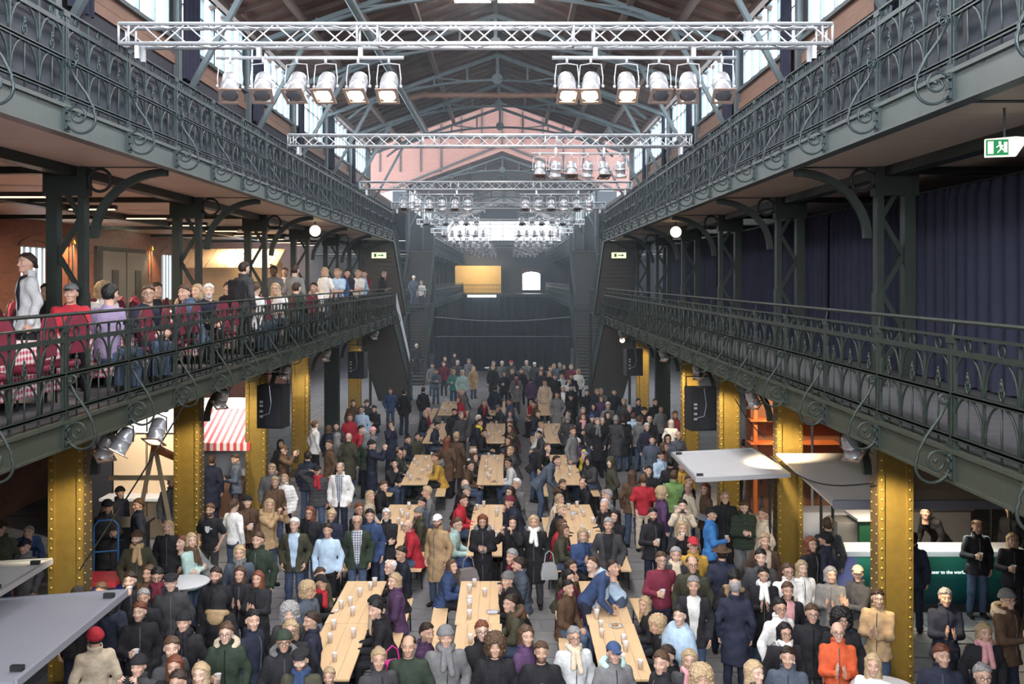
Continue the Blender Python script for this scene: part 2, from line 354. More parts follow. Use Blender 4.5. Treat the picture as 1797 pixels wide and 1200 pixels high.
for i, y in enumerate([14.6+5.43*k for k in range(0, 6)]+[47.6]):
    truss(y, 'grey iron roof truss with arched lower chord, %s from the front' % ords[i])
for i, y in enumerate((66.4, 77, 88, 99)): truss(y, 'grey iron roof truss over the far half of the hall, %s behind the crossing' % ords[i])

# clerestory: windows over the upper gallery
for s, side in ((-1, 'left'), (1, 'right')):
    x = SX(s, 6.35)
    wc = link('wall_clerestory_'+side, None, None, kind='structure', label='window wall above the upper gallery on the %s' % side, cat='wall')
    MB().bb((x-.10, -4, 10.40), (x+.10, 47.6, 10.58)).build('cornice', M['cornice'], wc)
    MB().bb((x-.05, -4, 10.62), (x+.05, 47.6, 10.86)).build('sill_board', M['cornice'], wc)
    MB().bb((x-.14 if s > 0 else x-.08, -4, 10.84), (x+.08 if s > 0 else x+.14, 47.6, 10.92)).build('sill', M['truss_iron'], wc)
    MB().bb((x-.1, -4, 12.28), (x+.1, 47.6, 12.45)).build('head_beam', M['truss_iron'], wc)
    bk = MB(); 
    k = 0; ys = [9.17+5.43*i for i in range(-2, 7)]
    for i, ya in enumerate(ys):
        yb = ya+5.43
        if yb > 47.7: yb = 47.6
        # solid dark piers either side of the post, a curtain drawn to one side
        bk.bb((x-.05, ya-.28, 10.9), (x+.05, ya+.28, 12.3))
        a, b = ya+.30, yb-.30
        if b-a < 1: continue
        nw = 6; st = (b-a)/nw
        for j in range(nw):
            MB().bb((x+s*.05, a+st*j+.03, 10.93), (x+s*.06, a+st*(j+1)-.03, 12.28)).build('pane', M['glass_day'], wc)
        mu = MB()
        for j in range(nw+1): 
            wd = .05 if j % 3 == 0 else .022
            mu.bb((x-.03, a+st*j-wd, 10.9), (x+.05, a+st*j+wd, 12.3))
        mu.bb((x-.02, a, 11.75), (x+.04, b, 11.79)); mu.build('mullions', M['truss_iron'], wc)
    bk.bb((x-.06, -4, 8.0), (x+.06, 47.6, 10.4)); bk.build('wall_panel', M['wall_dark'], wc)
    # aisle roof behind, closing the upper gallery
    MB().bb((min(x, SX(s, DW)), -4, 10.45), (max(x, SX(s, DW)), 112, 10.6)).build('aisle_roof', M['timber'], wc)
    # the same wall over the far half, plainer
    fw = link('wall_clerestory_far_'+side, None, None, kind='structure', label='window wall above the far upper gallery on the %s' % side, cat='wall')
    MB().bb((x-.06, 66.1, 8.0), (x+.06, 112, 10.9)).bb((x-.06, 66.1, 12.2), (x+.06, 112, 12.45)).build('wall_panel', M['wall_dark'], fw)
    mu = MB()
    for j in range(17):
        MB().bb((x+s*.05, 66.3+j*2.7, 10.9), (x+s*.06, 68.85+j*2.7, 12.2)).build('pane', M['glass_low'], fw); mu.bb((x-.06, 66.1+j*2.7, 10.9), (x+.05, 66.35+j*2.7, 12.3)); mu.bb((x-.03, 67.5+j*2.7, 10.9), (x+.04, 67.58+j*2.7, 12.3))
    mu.build('mullions', M['truss_iron'], fw)
# pleated curtains: a strip of folds
def pleats(name, p0, p1, z0, z1, mat, amp=.05, wl=.28, parent=None, **kw):
    p0, p1 = Vector(p0), Vector(p1); L = (p1-p0).length; d = (p1-p0)/L; nv = Vector((-d.y, d.x, 0)); k = max(8, int(L/wl*6)); m = MB(); off = random.uniform(0, 9)
    for zi, z in enumerate((z1, z1-.15, (z0+z1)/2, z0)):
        for i in range(k+1):
            a = i/k*L; q = amp*(.25 if zi == 0 else 1.)*(math.sin(a*2*math.pi/wl+.6*math.sin(a*1.7+off)+zi*.2)+.5*math.sin(a*2.3+off))
            p = p0+d*a+nv*q; m.v.append((p.x, p.y, z))
    for r in range(3):
        for i in range(k): m.f.append((r*(k+1)+i, r*(k+1)+i+1, (r+1)*(k+1)+i+1, (r+1)*(k+1)+i))
    return m.build(name, mat, parent, True, **kw)
for s, side in ((-1, 'left'), (1, 'right')):
    for i in range(0, 7):
        y = 9.17+5.43*i
        pleats('curtain', (SX(s, 6.16), y+.28, 0), (SX(s, 6.16), y+1.1, 0), 10.2, 12.25, M['curtain'], .05, .2, label='gathered navy curtain beside the %s clerestory window on the %s' % (ords[i], side), cat='curtain', group='clerestory curtains')
cb = ['before the first', 'between first and second', 'between second and third', 'between third and fourth', 'between fourth and fifth', 'between fifth and sixth']
for i in range(6):
    y = 14.6+5.43*(i-1)
    pleats('curtain', (SX(1, 6.95), y+.2, 0), (SX(1, 6.95), y+5.43+.1, 0), ZD1+.03, 7.45, M['curtain'], .06, .33, label='floor-length navy curtain on the right gallery %s lattice posts' % cb[i], cat='curtain', group='curtains along the right gallery')
    MB().cyl((SX(1, 6.95), y, 7.47), (SX(1, 6.95), y+5.5, 7.47), .018, n=6).build('curtain_rail', M['iron'], label='thin iron curtain rail on the right gallery %s lattice posts' % cb[i], cat='rail')

# crossing: gable wall over the far half, high roof, back wall
gw = MB(); pr = [(SX(-1, 12.6), 10.6), (SX(-1, 6.7), RIDGE-6.7*.355-.05), (XC, RIDGE-.0), (SX(1, 6.7), RIDGE-6.7*.355-.05), (SX(1, 12.6), 10.6), (SX(1, 12.6), 21), (SX(-1, 12.6), 21)]
gw.prism(pr, 66.0, 66.35, 'y').build('wall_gable', M['brick_pink'], kind='structure', label='pale brick gable wall above the far half of the hall', cat='wall')
gr = MB()
for k in range(-9, 10): gr.bar((XC+k*1.35, 65.95, 13.2 if abs(k) > 2 else 14.8), (XC+k*1.35, 65.95, 21), .08, .06)
for z in (15.4, 17.6): gr.bb((SX(-1, 12), 65.9, z), (SX(1, 12), 65.98, z+.12))
for s in (-1, 1): gr.bar((SX(s, 7.2), 65.9, RIDGE-7*.355), (SX(s, 0), 65.9, RIDGE+.4), .16, .12)
gr.build('trim_1', M['truss_iron'], kind='structure', label='iron framing in front of the pale gable wall', cat='frame')
MB().bb((SX(-1, DW), 47.6, 20.8), (SX(1, DW), 66.4, 21)).build('ceiling_crossing', M['roof'], kind='structure', label='high boarded roof over the crossing', cat='roof')
g2 = MB().prism([(SX(-1, 12.6), 10.6), (SX(-1, 6.8), 12.1), (XC, RIDGE+.0), (SX(1, 6.8), 12.1), (SX(1, 12.6), 10.6), (SX(1, 12.6), 21), (SX(-1, 12.6), 21)], 47.7, 47.95, 'y').build('wall_gable_near', M['brick_pink'], kind='structure', label='brick gable wall above the near half of the hall', cat='wall')
for s, side in ((-1, 'left'), (1, 'right')):
    x = SX(s, DW-.2)
    wq = link('window_assumed_transept_'+side, None, None, kind='structure', label='assumed tall transept window at the crossing on the '+side, cat='window')  # unseen windows, assumed as the source of the crossing's side daylight
    for k in range(6): MB().bb((x-.02, 48.6+k*2.8, 11.2), (x+.02, 48.6+k*2.8+2.6, 19.5)).build('pane', M['glass_low'], wq)
    MB().bb((SX(s, DW)-.1, 47.6, 10.6), (SX(s, DW)+.1, 66.4, 11.1)).build('sill', M['truss_iron'], wq)
    MB().bb((SX(s, DW)-.1, 47.6, 19.6), (SX(s, DW)+.1, 66.4, 21)).build('head_beam', M['truss_iron'], wq)
bw = MB(); Yb = 112
bw.bb((SX(-1, DW), Yb, 0), (SX(1, DW), Yb+.4, 4.9)); bw.bb((SX(-1, DW), Yb, 4.9), (1.6, Yb+.4, 7.0)); bw.bb((3.6, Yb, 4.9), (SX(1, DW), Yb+.4, 7.0)); bw.bb((SX(-1, DW), Yb, 7.0), (SX(1, DW), Yb+.4, 10.4))
bw.bb((SX(-1, DW), Yb, 12.6), (SX(1, DW), Yb+.4, 16)); bw.build('wall_back', M['wall_dark'], kind='structure', label='dark end wall of the hall', cat='wall')
we = link('window_3', None, None, kind='structure', label='small bright window in the far end wall above the gallery', cat='window')
for k in range(4): MB().bb((1.6+k*.5, Yb+.2, 4.9), (2.08+k*.5, Yb+.22, 7.0)).build('pane', M['glass_low'], we)
MB().prism([(1.5, 6.6), (1.5, 7.3), (3.7, 7.3), (3.7, 6.6), (3.3, 6.85), (2.6, 6.95), (1.9, 6.85)], Yb-.06, Yb+.1, 'y').build('arch_bricks', M['brick'], we)
we = link('window_4', None, None, kind='structure', label='wide bright window high in the far end wall behind the lamps', cat='window')
for k in range(9): MB().bb((-7.6+k*1.4, Yb+.2, 10.4), (-6.26+k*1.4, Yb+.22, 12.6)).build('pane', M['glass_day'], we)
fr = MB()
for k in range(10): fr.bb((-7.66+k*1.4, Yb, 10.4), (-7.58+k*1.4, Yb+.2, 12.6))
for z in (10.9, 11.5, 12.1): fr.bb((-7.6, Yb, z), (5, Yb+.15, z+.06))
fr.build('window_frame', M['truss_iron'], we)
MB().bb((-5.9, 110.6, 4.6), (-.8, 110.9, 7.6)).build('wall_panel_end', pm('ochre_wall', (.42, .30, .13), .7), kind='structure', label='ochre wall panel on the far end gallery', cat='wall')
lamp_spot('end_gallery_lamp', (-3.2, 107.2, 7.9), (-3.6, 110.6, 6.0), 900, (1, .78, .4), 120)
eg = MB().bb((SX(-1, DR), 105.5, ZD1-.3), (SX(1, DR), 112, ZD1)).build('gallery_floor', M['fascia'], kind='structure', label='end gallery across the far end of the hall', cat='floor')
MB().bb((-4.3, 105.4, ZD1-.34), (-1.3, 105.5, ZD1-.12)).build('strip_light', emis('strip_light', (.9, 1, .98), 5), label='white strip light on the front of the far end gallery', cat='light')
pleats('curtain', (SX(-1, DR), 105.7, 0), (SX(1, DR), 105.7, 0), 0, ZD1-.3, M['curtain'], .12, .7, label='wide navy curtain below the far end gallery', cat='curtain')
pleats('curtain', (SX(-1, DR+.1), 66.3, 0), (SX(1, DR+.1), 66.3, 0), 0.02, 3.5, M['black'], .07, .5, label='wide black curtain closing the far half behind the crowd', cat='curtain')
MB().tube([(SX(-1, DR)+8.9*i/24, 65.9, 3.62-.28*math.sin(math.pi*i/24)) for i in range(25)], .02, 4).build('wire', M['alu'], label='thin sagging wire of small lamps above the black curtain', cat='wire')
MB().tube([(SX(-1, DR)+8.9*i/8, 65.4, 2.35) for i in range(9)], .012, 4).build('wire', M['alu'], label='thin level wire in front of the black curtain', cat='wire')
# near end wall behind the camera, its window opening assumed
nw = MB(); nw.bb((SX(-1, DW), -6.3, 0), (SX(1, DW), -6, 7.4)); nw.bb((SX(-1, DW), -6.3, 7.4), (SX(-1, 5.2), -6, 16)); nw.bb((SX(1, 5.2), -6.3, 7.4), (SX(1, DW), -6, 16)); nw.bb((SX(-1, 5.2), -6.3, 12), (SX(1, 5.2), -6, 16))
nw.build('wall_near', M['brick'], kind='structure', label='brick end wall behind the viewer', cat='wall')

# ---------------------------------------------------------------- columns
def riv(mb, c, ax, r=.021):            # rivet head: a small dome
    a = Vector(ax); 
    m = Matrix.Translation(Vector(c)) @ a.to_track_quat('Z', 'Y').to_matrix().to_4x4()
    mb.lathe([(r, 0), (r*.85, r*.45), (r*.45, r*.8), (r*.05, r*.9)], 6, m)
def gold_column(lit):  # unlit column: its lack of light is put in as dark iron colour
    W, D, H = .50, .30, ZD1-.26; p = {}
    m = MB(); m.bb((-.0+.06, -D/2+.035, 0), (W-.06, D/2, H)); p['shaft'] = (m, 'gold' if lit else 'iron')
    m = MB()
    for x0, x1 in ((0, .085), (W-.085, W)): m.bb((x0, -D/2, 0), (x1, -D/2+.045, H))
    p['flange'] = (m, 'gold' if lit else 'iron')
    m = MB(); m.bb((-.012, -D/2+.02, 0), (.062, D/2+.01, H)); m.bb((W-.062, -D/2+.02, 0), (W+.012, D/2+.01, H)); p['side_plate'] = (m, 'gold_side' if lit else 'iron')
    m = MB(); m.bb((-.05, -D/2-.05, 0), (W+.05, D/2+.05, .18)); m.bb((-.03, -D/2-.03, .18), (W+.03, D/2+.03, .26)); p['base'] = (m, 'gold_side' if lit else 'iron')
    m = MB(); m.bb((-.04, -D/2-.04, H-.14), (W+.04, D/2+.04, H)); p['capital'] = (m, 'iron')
    m = MB(); z = .35
    while z < H-.2:
        for x in (.045, W-.045): riv(m, (x, -D/2, z), (0, -1, 0))
        for x in (-.012, W+.012):
            for y in (-D/2+.06, D/2-.05): riv(m, (x, y, z+.06), (1 if x > 0 else -1, 0, 0), .015)
        z += .142
    p['rivets'] = (m, 'rivet' if lit else 'iron')
    return {k: v[0].mesh(k, M[v[1]], k == 'rivets') for k, v in p.items()}
CM = {True: gold_column(True), False: gold_column(False)}
def brackets(z, below):                 # curved iron bracket with a ring, from the post to the gallery edge; local x = toward the nave
    m = MB(); R = 1.12
    arc = [(1.30-R*math.cos(a)*1.0-.12, z-.02-1.02+1.02*math.sin(a)) for a in [math.pi/2*i/12 for i in range(13)]]
    vs = [];
    for t in (-.05, .05):
        for r in (0, .11):
            for i, (x, zz) in enumerate(arc):
                a = math.pi/2*i/12; vs.append((x+r*math.cos(a), t, zz-r*math.sin(a)))
    k = 13; fs = []
    for i in range(k-1):
        fs += [(i, i+1, k+i+1, k+i), (2*k+i, 3*k+i, 3*k+i+1, 2*k+i+1), (i, 2*k+i, 2*k+i+1, i+1), (k+i, k+i+1, 3*k+i+1, 3*k+i)]
    m.add(vs, fs)
    return m
def upper_post():
    W = .5; p = {}; H0, H1 = ZD1, ZD2-.26
    m = MB(); m.bb((0, -.09, H0), (.10, .09, H1)); m.bb((-.02, -.09, H0), (0, .09, H0+1.35)); p['front_post'] = m
    m = MB(); m.bb((W-.10, -.09, H0), (W+.06, .09, H1)); p['back_post'] = m
    m = MB(); z = H0+.25; k = 0
    while z < H1-.45:
        a, b = (.09, W-.09) if k % 2 == 0 else (W-.09, .09)
        m.bar((a, 0, z), (b, 0, z+.55), .07, .05, (0, 1, 0)); z += .55; k += 1
    p['lacing'] = m
    m = MB(); m.bb((-.03, -.11, H1-.42), (W+.1, .11, H1)); p['head_block'] = m
    return p
UP = {k: v.mesh(k, M['iron']) for k, v in upper_post().items()}
def mirror_mesh(me):
    c = me.copy(); n = len(c.vertices); a = np.empty(n*3, np.float32); c.vertices.foreach_get('co', a); a = a.reshape(-1, 3); a[:, 0] *= -1; c.vertices.foreach_set('co', a.ravel()); c.flip_normals(); return c
# bracket meshes: local x toward the nave is negative of column x (columns built outward)
bku = brackets(ZD2-.26, False); rgu = MB().ring((-.19, 0, ZD2-.26-.19), .165, .024, 'y', 20, 6)
bku.v = [(-x, y, z) for x, y, z in bku.v]
bkl = brackets(ZD1-.26, True); bkl.v = [(-x, y, z) for x, y, z in bkl.v]
BK = {'arch_bracket': bku.mesh('arch_bracket', M['iron']), 'bracket_ring': rgu.mesh('bracket_ring', M['iron'], True)}
BKL = bkl.mesh('arch_bracket', M['iron'])
MIR = {}
def mir(me):
    if me.name not in MIR: MIR[me.name] = mirror_mesh(me)
    return MIR[me.name]
ct = {0: 'nearest', 1: 'second', 2: 'third', 3: 'fourth', 4: 'fifth', 5: 'sixth'}
for s, side in ((-1, 'left'), (1, 'right')):
    for i, y in enumerate(COLY[1:]):
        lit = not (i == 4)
        c = thing('iron_column', '%s riveted column under the %s gallery, %s from the front' % ('gold lit' if lit else 'dark unlit', side, ords[i]), 'column', (SX(s, DC), y, 0), group='columns under the %s gallery' % side)
        for k, me in CM[lit].items():
            o = link(k, me if s > 0 else mir(me), c)
            if k == 'rivets': o['kind'] = 'stuff'
        link('arch_bracket', BKL if s > 0 else mir(BKL), c)
        u = thing('lattice_post', 'dark green lattice post with ring bracket on the %s gallery, %s from the front' % (side, ords[i]), 'post', (SX(s, DC), y, 0), group='lattice posts on the %s gallery' % side)
        for k, me in list(UP.items())+list(BK.items()): link(k, me if s > 0 else mir(me), u)
    for i, y in enumerate(FARY):
        u = thing('lattice_post', 'dark lattice post on the far %s gallery, %s behind the crossing' % (side, ords[i]), 'post', (SX(s, DC), y, 0), group='far lattice posts %s' % side)
        for k, me in list(UP.items())+list(BK.items()): link(k, me if s > 0 else mir(me), u)
        c = thing('iron_column', 'dark column under the far %s gallery, %s behind the crossing' % (side, ords[i]), 'column', (SX(s, DC), y, 0), group='far columns %s' % side)
        link('shaft', CM[False]['shaft'] if s > 0 else mir(CM[False]['shaft']), c)
# ================================================================ BALUSTRADES (local: x = 0 plane, -x toward the nave for the right side; y along; z from the deck)
BAY = 1.81; PY0 = 10.9
Z_TOP, Z_2, Z_MID, Z_BOT = 1.03, .884, .51, .116
def pointed(y0, y1, zb, zt, n=7):        # gothic arch between two bars
    yc, hw, h = (y0+y1)/2, (y1-y0)/2, zt-zb; pts = []
    for i in range(n+1):
        t = i/n; pts.append((0, y0+hw*(1-math.cos(t*math.pi/2)), zb+h*math.sin(t*math.pi/2)**.9))
    for i in range(n-1, -1, -1):
        t = i/n; pts.append((0, y1-hw*(1-math.cos(t*math.pi/2)), zb+h*math.sin(t*math.pi/2)**.9))
    return pts
def rail_parts():
    S = BAY/3; p = {}
    m = MB()
    for dy in (-.055, 0, .055): m.bb((-.016 if dy else -.024, dy-.014, -.02), (.016 if dy else .024, dy+.014, Z_TOP))
    m.bb((-.03, -.085, -.02), (.03, .085, .05)); m.bb((-.03, -.08, Z_TOP-.06), (.03, .08, Z_TOP-.01)); p['post'] = m
    p['upper_arch'] = MB().tube(pointed(-S/2+.02, S/2-.02, Z_MID, Z_2-.01), .0125, 5)
    p['lower_arch'] = MB().tube(pointed(-S/2+.02, S/2-.02, Z_BOT+.02, Z_MID-.01), .0125, 5)
    p['ring'] = MB().ring((0, 0, (Z_TOP+Z_2)/2), .058, .0115, 'x', 14, 5)
    m = MB(); m.tube([(0,0,Z_MID), (0,0,Z_MID+.19)], .007, 5)
    m.ball((0, 0, Z_MID+.17), .022, 6, 1.3); m.ball((0, 0, Z_MID+.205), .014, 6, 1.4); m.ball((0, 0, Z_MID+.04), .02, 6)
    for sg in (-1, 1): m.tube([(0, 0, Z_MID+.03), (0, sg*.03, Z_MID+.06), (0, sg*.045, Z_MID+.11), (0, sg*.033, Z_MID+.13)], [.008, .012, .009, .004], 5); m.tube([(0, 0, Z_MID+.1), (0, sg*.025, Z_MID+.13), (0, sg*.022, Z_MID+.165)], [.006, .01, .004], 5)
    p['finial'] = m
    m = MB().tube([(0,0,.01), (0,0,Z_MID)], .010, 5); m.ball((0, 0, .0), .022, 6); p['spindle'] = m
    p['baluster'] = MB().bb((-.012, -.012, -.05), (.012, .012, Z_TOP))
    # scroll bracket, in the plane across the railing
    m = MB()
    c1 = [( -.085+.052*math.cos(a)*(1-.5*(a/7.5)), 0, Z_MID-.055+.052*math.sin(a)*(1-.5*(a/7.5))) for a in [7.5-7.5*i/14 for i in range(15)]]
    stem = [(-.03, 0, Z_MID-.08), (-.12, 0, Z_MID-.22), (-.24, 0, .12), (-.325, 0, -.04)]
    cc = (-.185, -.15); R = .155
    arc = [(cc[0]+R*math.cos(a), 0, cc[1]+R*math.sin(a)) for a in [math.radians(150+ (390-150)*i/14) for i in range(15)]]
    m.tube(c1, .013, 6); m.tube([(-.033, 0, Z_MID-.055)]+stem[1:]+arc, .0145, 6)
    sp = []
    for i in range(20):
        t = i/19; a = math.radians(20+480*t); r = .10*(1-t)+.022
        sp.append((-.14+r*math.cos(a), 0, -.12+r*math.sin(a)))
    m.tube(sp, .013, 6); m.ball(sp[-1], .024, 6)
    p['scroll_bracket'] = m
    m = MB()
    for z in (-.05, -.14, -.23): m.bb((-.05, -.055, z-.03), (.02, .055, z+.03)); 
    m.bb((-.03, -.075, -.28), (.02, .075, -.015))
    for z in (-.05, -.23):
        for y in (-.04, .04): riv(m, (-.05, y, z), (-1, 0, 0), .018)
    p['bracket_plate'] = m
    return p
RPm = rail_parts()
def railing(s, z, k0, k1, mat, lab, pipe=False, near_to=24.0, xoff=0.0, ybase=PY0, group=None):
    X = SX(s, DR)+xoff; x0 = ybase+k0*BAY; x1 = ybase+k1*BAY
    t = thing('gallery_railing', lab, 'railing', (X, 0, z), group=group)
    if s < 0: t.scale = (-1, 1, 1)
    t.rotation_euler = (0, 0, 0)
    key = mat.name
    meshes = {k: (m.mesh(k, mat, k in ('ring', 'scroll_bracket', 'upper_arch', 'lower_arch', 'spindle', 'finial'))) for k, m in RPm.items()}
    far = {k: MB() for k in RPm}
    S = BAY/3
    def put(k, y):
        if y < near_to: link(k, meshes[k], t, (0, y, 0))
        else: far[k].add([(p[0], p[1]+y, p[2]) for p in RPm[k].v], RPm[k].f)
    for b in range(k0, k1+1):
        y = ybase+b*BAY
        for k in ('post', 'scroll_bracket', 'bracket_plate'): put(k, y)
        if b == k1: break
        for j in range(3):
            for k in ('upper_arch', 'lower_arch', 'ring', 'finial', 'spindle'): put(k, y+S*(j+.5))
            if j: put('baluster', y+S*j)
    for k, m in far.items():
        if m.v: m.build(k+'s', mat, t, kind='stuff')
    for nm, zz, wd, th in (('top_rail', Z_TOP, .055, .022), ('upper_rail', Z_2, .034, .016), ('middle_rail', Z_MID, .04, .018), ('bottom_rail', Z_BOT, .04, .018)):
        m = MB(); m.bb((-wd/2, x0, zz-th/2), (wd/2, x1, zz+th/2))
        if nm != 'top_rail': m.bb((-.02, x0, zz-.026), (-.012, x1, zz+.026)); m.bb((.012, x0, zz-.026), (.02, x1, zz+.026))
        m.build(nm, mat, t)
    if pipe:
        m = MB(); m.tube([(0.02, x0, Z_TOP+.135), (0.02, x1, Z_TOP+.135)], .02, 8)
        for b in range(k0, k1+1): m.tube([(0.0, ybase+b*BAY, Z_TOP), (0.02, ybase+b*BAY, Z_TOP+.13)], .011, 5)
        m.build('hand_rail', mat, t)
    return t
for s, side in ((-1, 'left'), (1, 'right')):
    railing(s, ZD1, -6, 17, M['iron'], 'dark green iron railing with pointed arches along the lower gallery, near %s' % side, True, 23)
    railing(s, ZD2, -6, 17, M['iron_up'], 'daylight-tinted green iron railing with pointed arches along the upper gallery, near %s' % side, False, 23)
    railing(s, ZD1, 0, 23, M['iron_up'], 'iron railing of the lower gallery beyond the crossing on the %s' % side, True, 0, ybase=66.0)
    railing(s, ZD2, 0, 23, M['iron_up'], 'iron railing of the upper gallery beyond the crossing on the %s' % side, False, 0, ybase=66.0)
    pb = MB(); x = SX(s, DR+.12)
    for b in range(-6, 17):
        y = PY0+b*BAY; pb.bb((x-.01, y+.06, ZD2+.14), (x+.01, y+BAY-.06, ZD2+.86))
    # backing hung behind the upper railing, one sheet to a bay
    bk = thing('backing_cloth', 'blue grey cloth sheets hung behind the upper railing on the '+side, 'cloth')
    for b in range(-6, 17):
        y = PY0+b*BAY
        pleats('cloth_sheet', (x, y+.03, 0), (x, y+BAY-.03, 0), ZD2+.1, ZD2+.87, M['panel'], .012, .6, bk)
er = MB()
for k in range(33):
    x = SX(-1, DR)+8.9*k/32; er.bb((x-.012, 105.4, ZD1), (x+.012, 105.43, ZD1+1.0))
for z in (.1, .5, .88, 1.0): er.bb((SX(-1, DR), 105.38, ZD1+z-.02), (SX(1, DR), 105.44, ZD1+z+.02))
er.build('gallery_railing', M['iron_up'], label='thin iron railing along the far end gallery', cat='railing')

# ---------------------------------------------------------------- stairs at the crossing
M['step'] = pm('brown_stair_iron', (.085, .072, .062), .5, .2, .2)
def stair(s, ya, za, yb, zb, lab, n, d0=DR+.02, d1=DC+.35):     # from the top (ya, za) to the foot (yb, zb)
    t = thing('iron_staircase', lab, 'staircase', (0, 0, 0))
    dy, dz = (yb-ya)/n, (za-zb)/n; xa, xb = sorted((SX(s, d0), SX(s, d1)))
    tr = MB(); tr.bb((xa+.04, -abs(dy)*.55, -.035), (xb-.04, abs(dy)*.55, 0)); tr.bb((xa+.04, (abs(dy)*.5 if dy < 0 else -abs(dy)*.55), -dz), (xb-.04, (abs(dy)*.55 if dy < 0 else -abs(dy)*.5), 0)); tm = tr.mesh('step', M['step'])
    for i in range(n): link('step', tm, t, (0, ya+dy*(i+.5), za-dz*(i+.5)))
    for x, nm in ((xa, 'stringer'), (xb, 'stringer')):
        MB().bar((x, ya, za-.1), (x, yb, zb-.02), .05, .34).build(nm, M['iron'], t)
    for x in (xa, xb):
        m = MB(); L = math.hypot(yb-ya, za-zb); k = int(L/.45)
        for h in (.95, .8, .5): m.bar((x, ya, za+h), (x, yb, zb+h), .035, .03)
        for i in range(k+1):
            a = i/k; y, z = ya+(yb-ya)*a, za+(zb-za)*a
            m.bar((x, y, z), (x, y, z+.95), .022, .022)
            if i < k:
                y2, z2 = ya+(yb-ya)*(i+1)/k, za+(zb-za)*(i+1)/k
                m.tube([(x, y, z+.15), (x, y*.75+y2*.25, z+.42), (x, (y+y2)/2, (z+z2)/2+.5)], .012, 4); m.tube([(x, y2, z2+.15), (x, y*.25+y2*.75, z2+.42), (x, (y+y2)/2, (z+z2)/2+.5)], .012, 4)
                m.ring((x, (y+y2)/2, (z+z2)/2+.66), .09, .012, 'x', 10, 4); m.ring((x, (y+y2)/2, (z+z2)/2+.22), .10, .012, 'x', 10, 4)
                m.ring((x, (y+y2)/2, (z+z2)/2-.05), .11, .014, 'x', 10, 4)
        m.build('stair_balustrade', M['iron_up'], t)
    return t
for s, side in ((-1, 'left'), (1, 'right')):
    stair(s, GEND, ZD1, 50.6, 0, 'dark staircase seen from below, down from the near lower gallery on the '+side, 26)
    stair(s, GEND, ZD2, 47.2, ZD1, 'dark upper staircase down from the near upper gallery on the '+side, 20)
    stair(s, FBEG, ZD1, 57.4, 0, 'grey staircase facing the viewer up to the far lower gallery on the '+side, 26)
    stair(s, FBEG, ZD2, 60.8, ZD1, 'grey staircase facing the viewer up to the far upper gallery on the '+side, 20)
    for ya, yb, nm in ((47.2, 49.0, 'near'), (59.0, 60.8, 'far')):
        l = thing('stair_landing', 'iron stair landing at the crossing, %s %s' % (nm, side), 'landing')
        xa, xb = sorted((SX(s, DR), SX(s, DC+.4)))
        MB().bb((xa, ya, ZD1-.16), (xb, yb, ZD1)).build('platform', M['iron'], l)
        m = MB()
        for h in (.1, .5, .88, 1.02):
            m.bb((xa, ya if nm == 'far' else yb-.03, ZD1+h-.015), (xb, ya+.03 if nm == 'far' else yb, ZD1+h+.015))
            m.bb((SX(s, DR)-.015, ya, ZD1+h-.015), (SX(s, DR)+.015, yb, ZD1+h+.015))
        for k in range(9):
            x = xa+(xb-xa)*k/8; y = ya if nm == 'far' else yb
            m.bb((x-.012, y-.012, ZD1), (x+.012, y+.012, ZD1+1.02)); yy = ya+(yb-ya)*k/8; m.bb((SX(s, DR)-.012, yy-.012, ZD1), (SX(s, DR)+.012, yy+.012, ZD1+1.02))
        m.build('landing_railing', M['iron_up'], l)
        for x in (SX(s, DR-.07), SX(s, DC+.48)): MB().bb((x-.06, (ya+yb)/2-.06, 0), (x+.06, (ya+yb)/2+.06, ZD1-.1)).build('support_post', M['iron'], l)
    # end boxes of the upper gallery
    x0, x1 = sorted((SX(s, DR+.05), SX(s, DR+.75)))
    MB().bb((x0, GEND-.1, ZD2), (x1, GEND+.6, ZD2+1.1)).bb((x0-.04, GEND-.14, ZD2+1.06), (x1+.04, GEND+.64, ZD2+1.16)).build('gallery_end_pier', M['iron'], label='dark green boxed pier ending the upper gallery on the '+side, cat='pier')
    # exit light boxes beside the stairs
    p = P(665 if s < 0 else 1086, 448, 41.9)
    e = thing('exit_sign', 'lit greenish exit sign box beside the stairs on the '+side, 'sign', p)
    MB().bb((-.3, -.05, -.12), (.3, .05, .12)).build('light_box', emis('pale_green_sign', (.85, .95, .55), .8), e); MB().bb((-.03, -.03, .13), (.03, .03, .3)).build('hanger', M['iron'], e)
    m = MB().bb((-.2, -.056, -.07), (-.1, -.05, .07)).bb((-.05, -.056, -.02), (.12, -.05, .02)); m.prism([(.12, -.06), (.22, 0), (.12, .06)], -.056, -.05, 'y').build('pictogram', pm('sign_green', (.12, .4, .16), .5), e)
# the exit sign over the right gallery
e = thing('exit_sign', 'green and white running figure exit sign under the right upper gallery', 'sign', (SX(1, 5.15), 9.55, 7.36), math.radians(-18))
MB().prism([(-.17, -.085), (-.17, .085), (.10, .10), (.21, .085), (.10, -.085)], -.035, .035, 'y').build('sign_body', emis('sign_white', (.97, 1.0, .80), .75), e)
MB().bb((-.165, -.042, -.075), (.03, -.036, .075)).build('sign_field', emis('sign_green_field', (.03, .26, .09), .7), e)
wm = emis('sign_white_mark', (.95, 1, .9), .7)
MB().ball((-.045, -.045, .045), .014, 8).bar((-.045, -.046, .03), (-.03, -.046, -.01), .022, .008, (0,1,0)).bar((-.03, -.046, -.01), (.0, -.046, -.035), .012, .008, (0,1,0)).bar((-.03, -.046, -.01), (-.065, -.046, -.05), .012, .008, (0,1,0)).bar((-.045, -.046, .025), (-.075, -.046, .0), .01, .008, (0,1,0)).bar((-.045, -.046, .025), (-.015, -.046, .012), .01, .008, (0,1,0)).build('running_figure', wm, e)
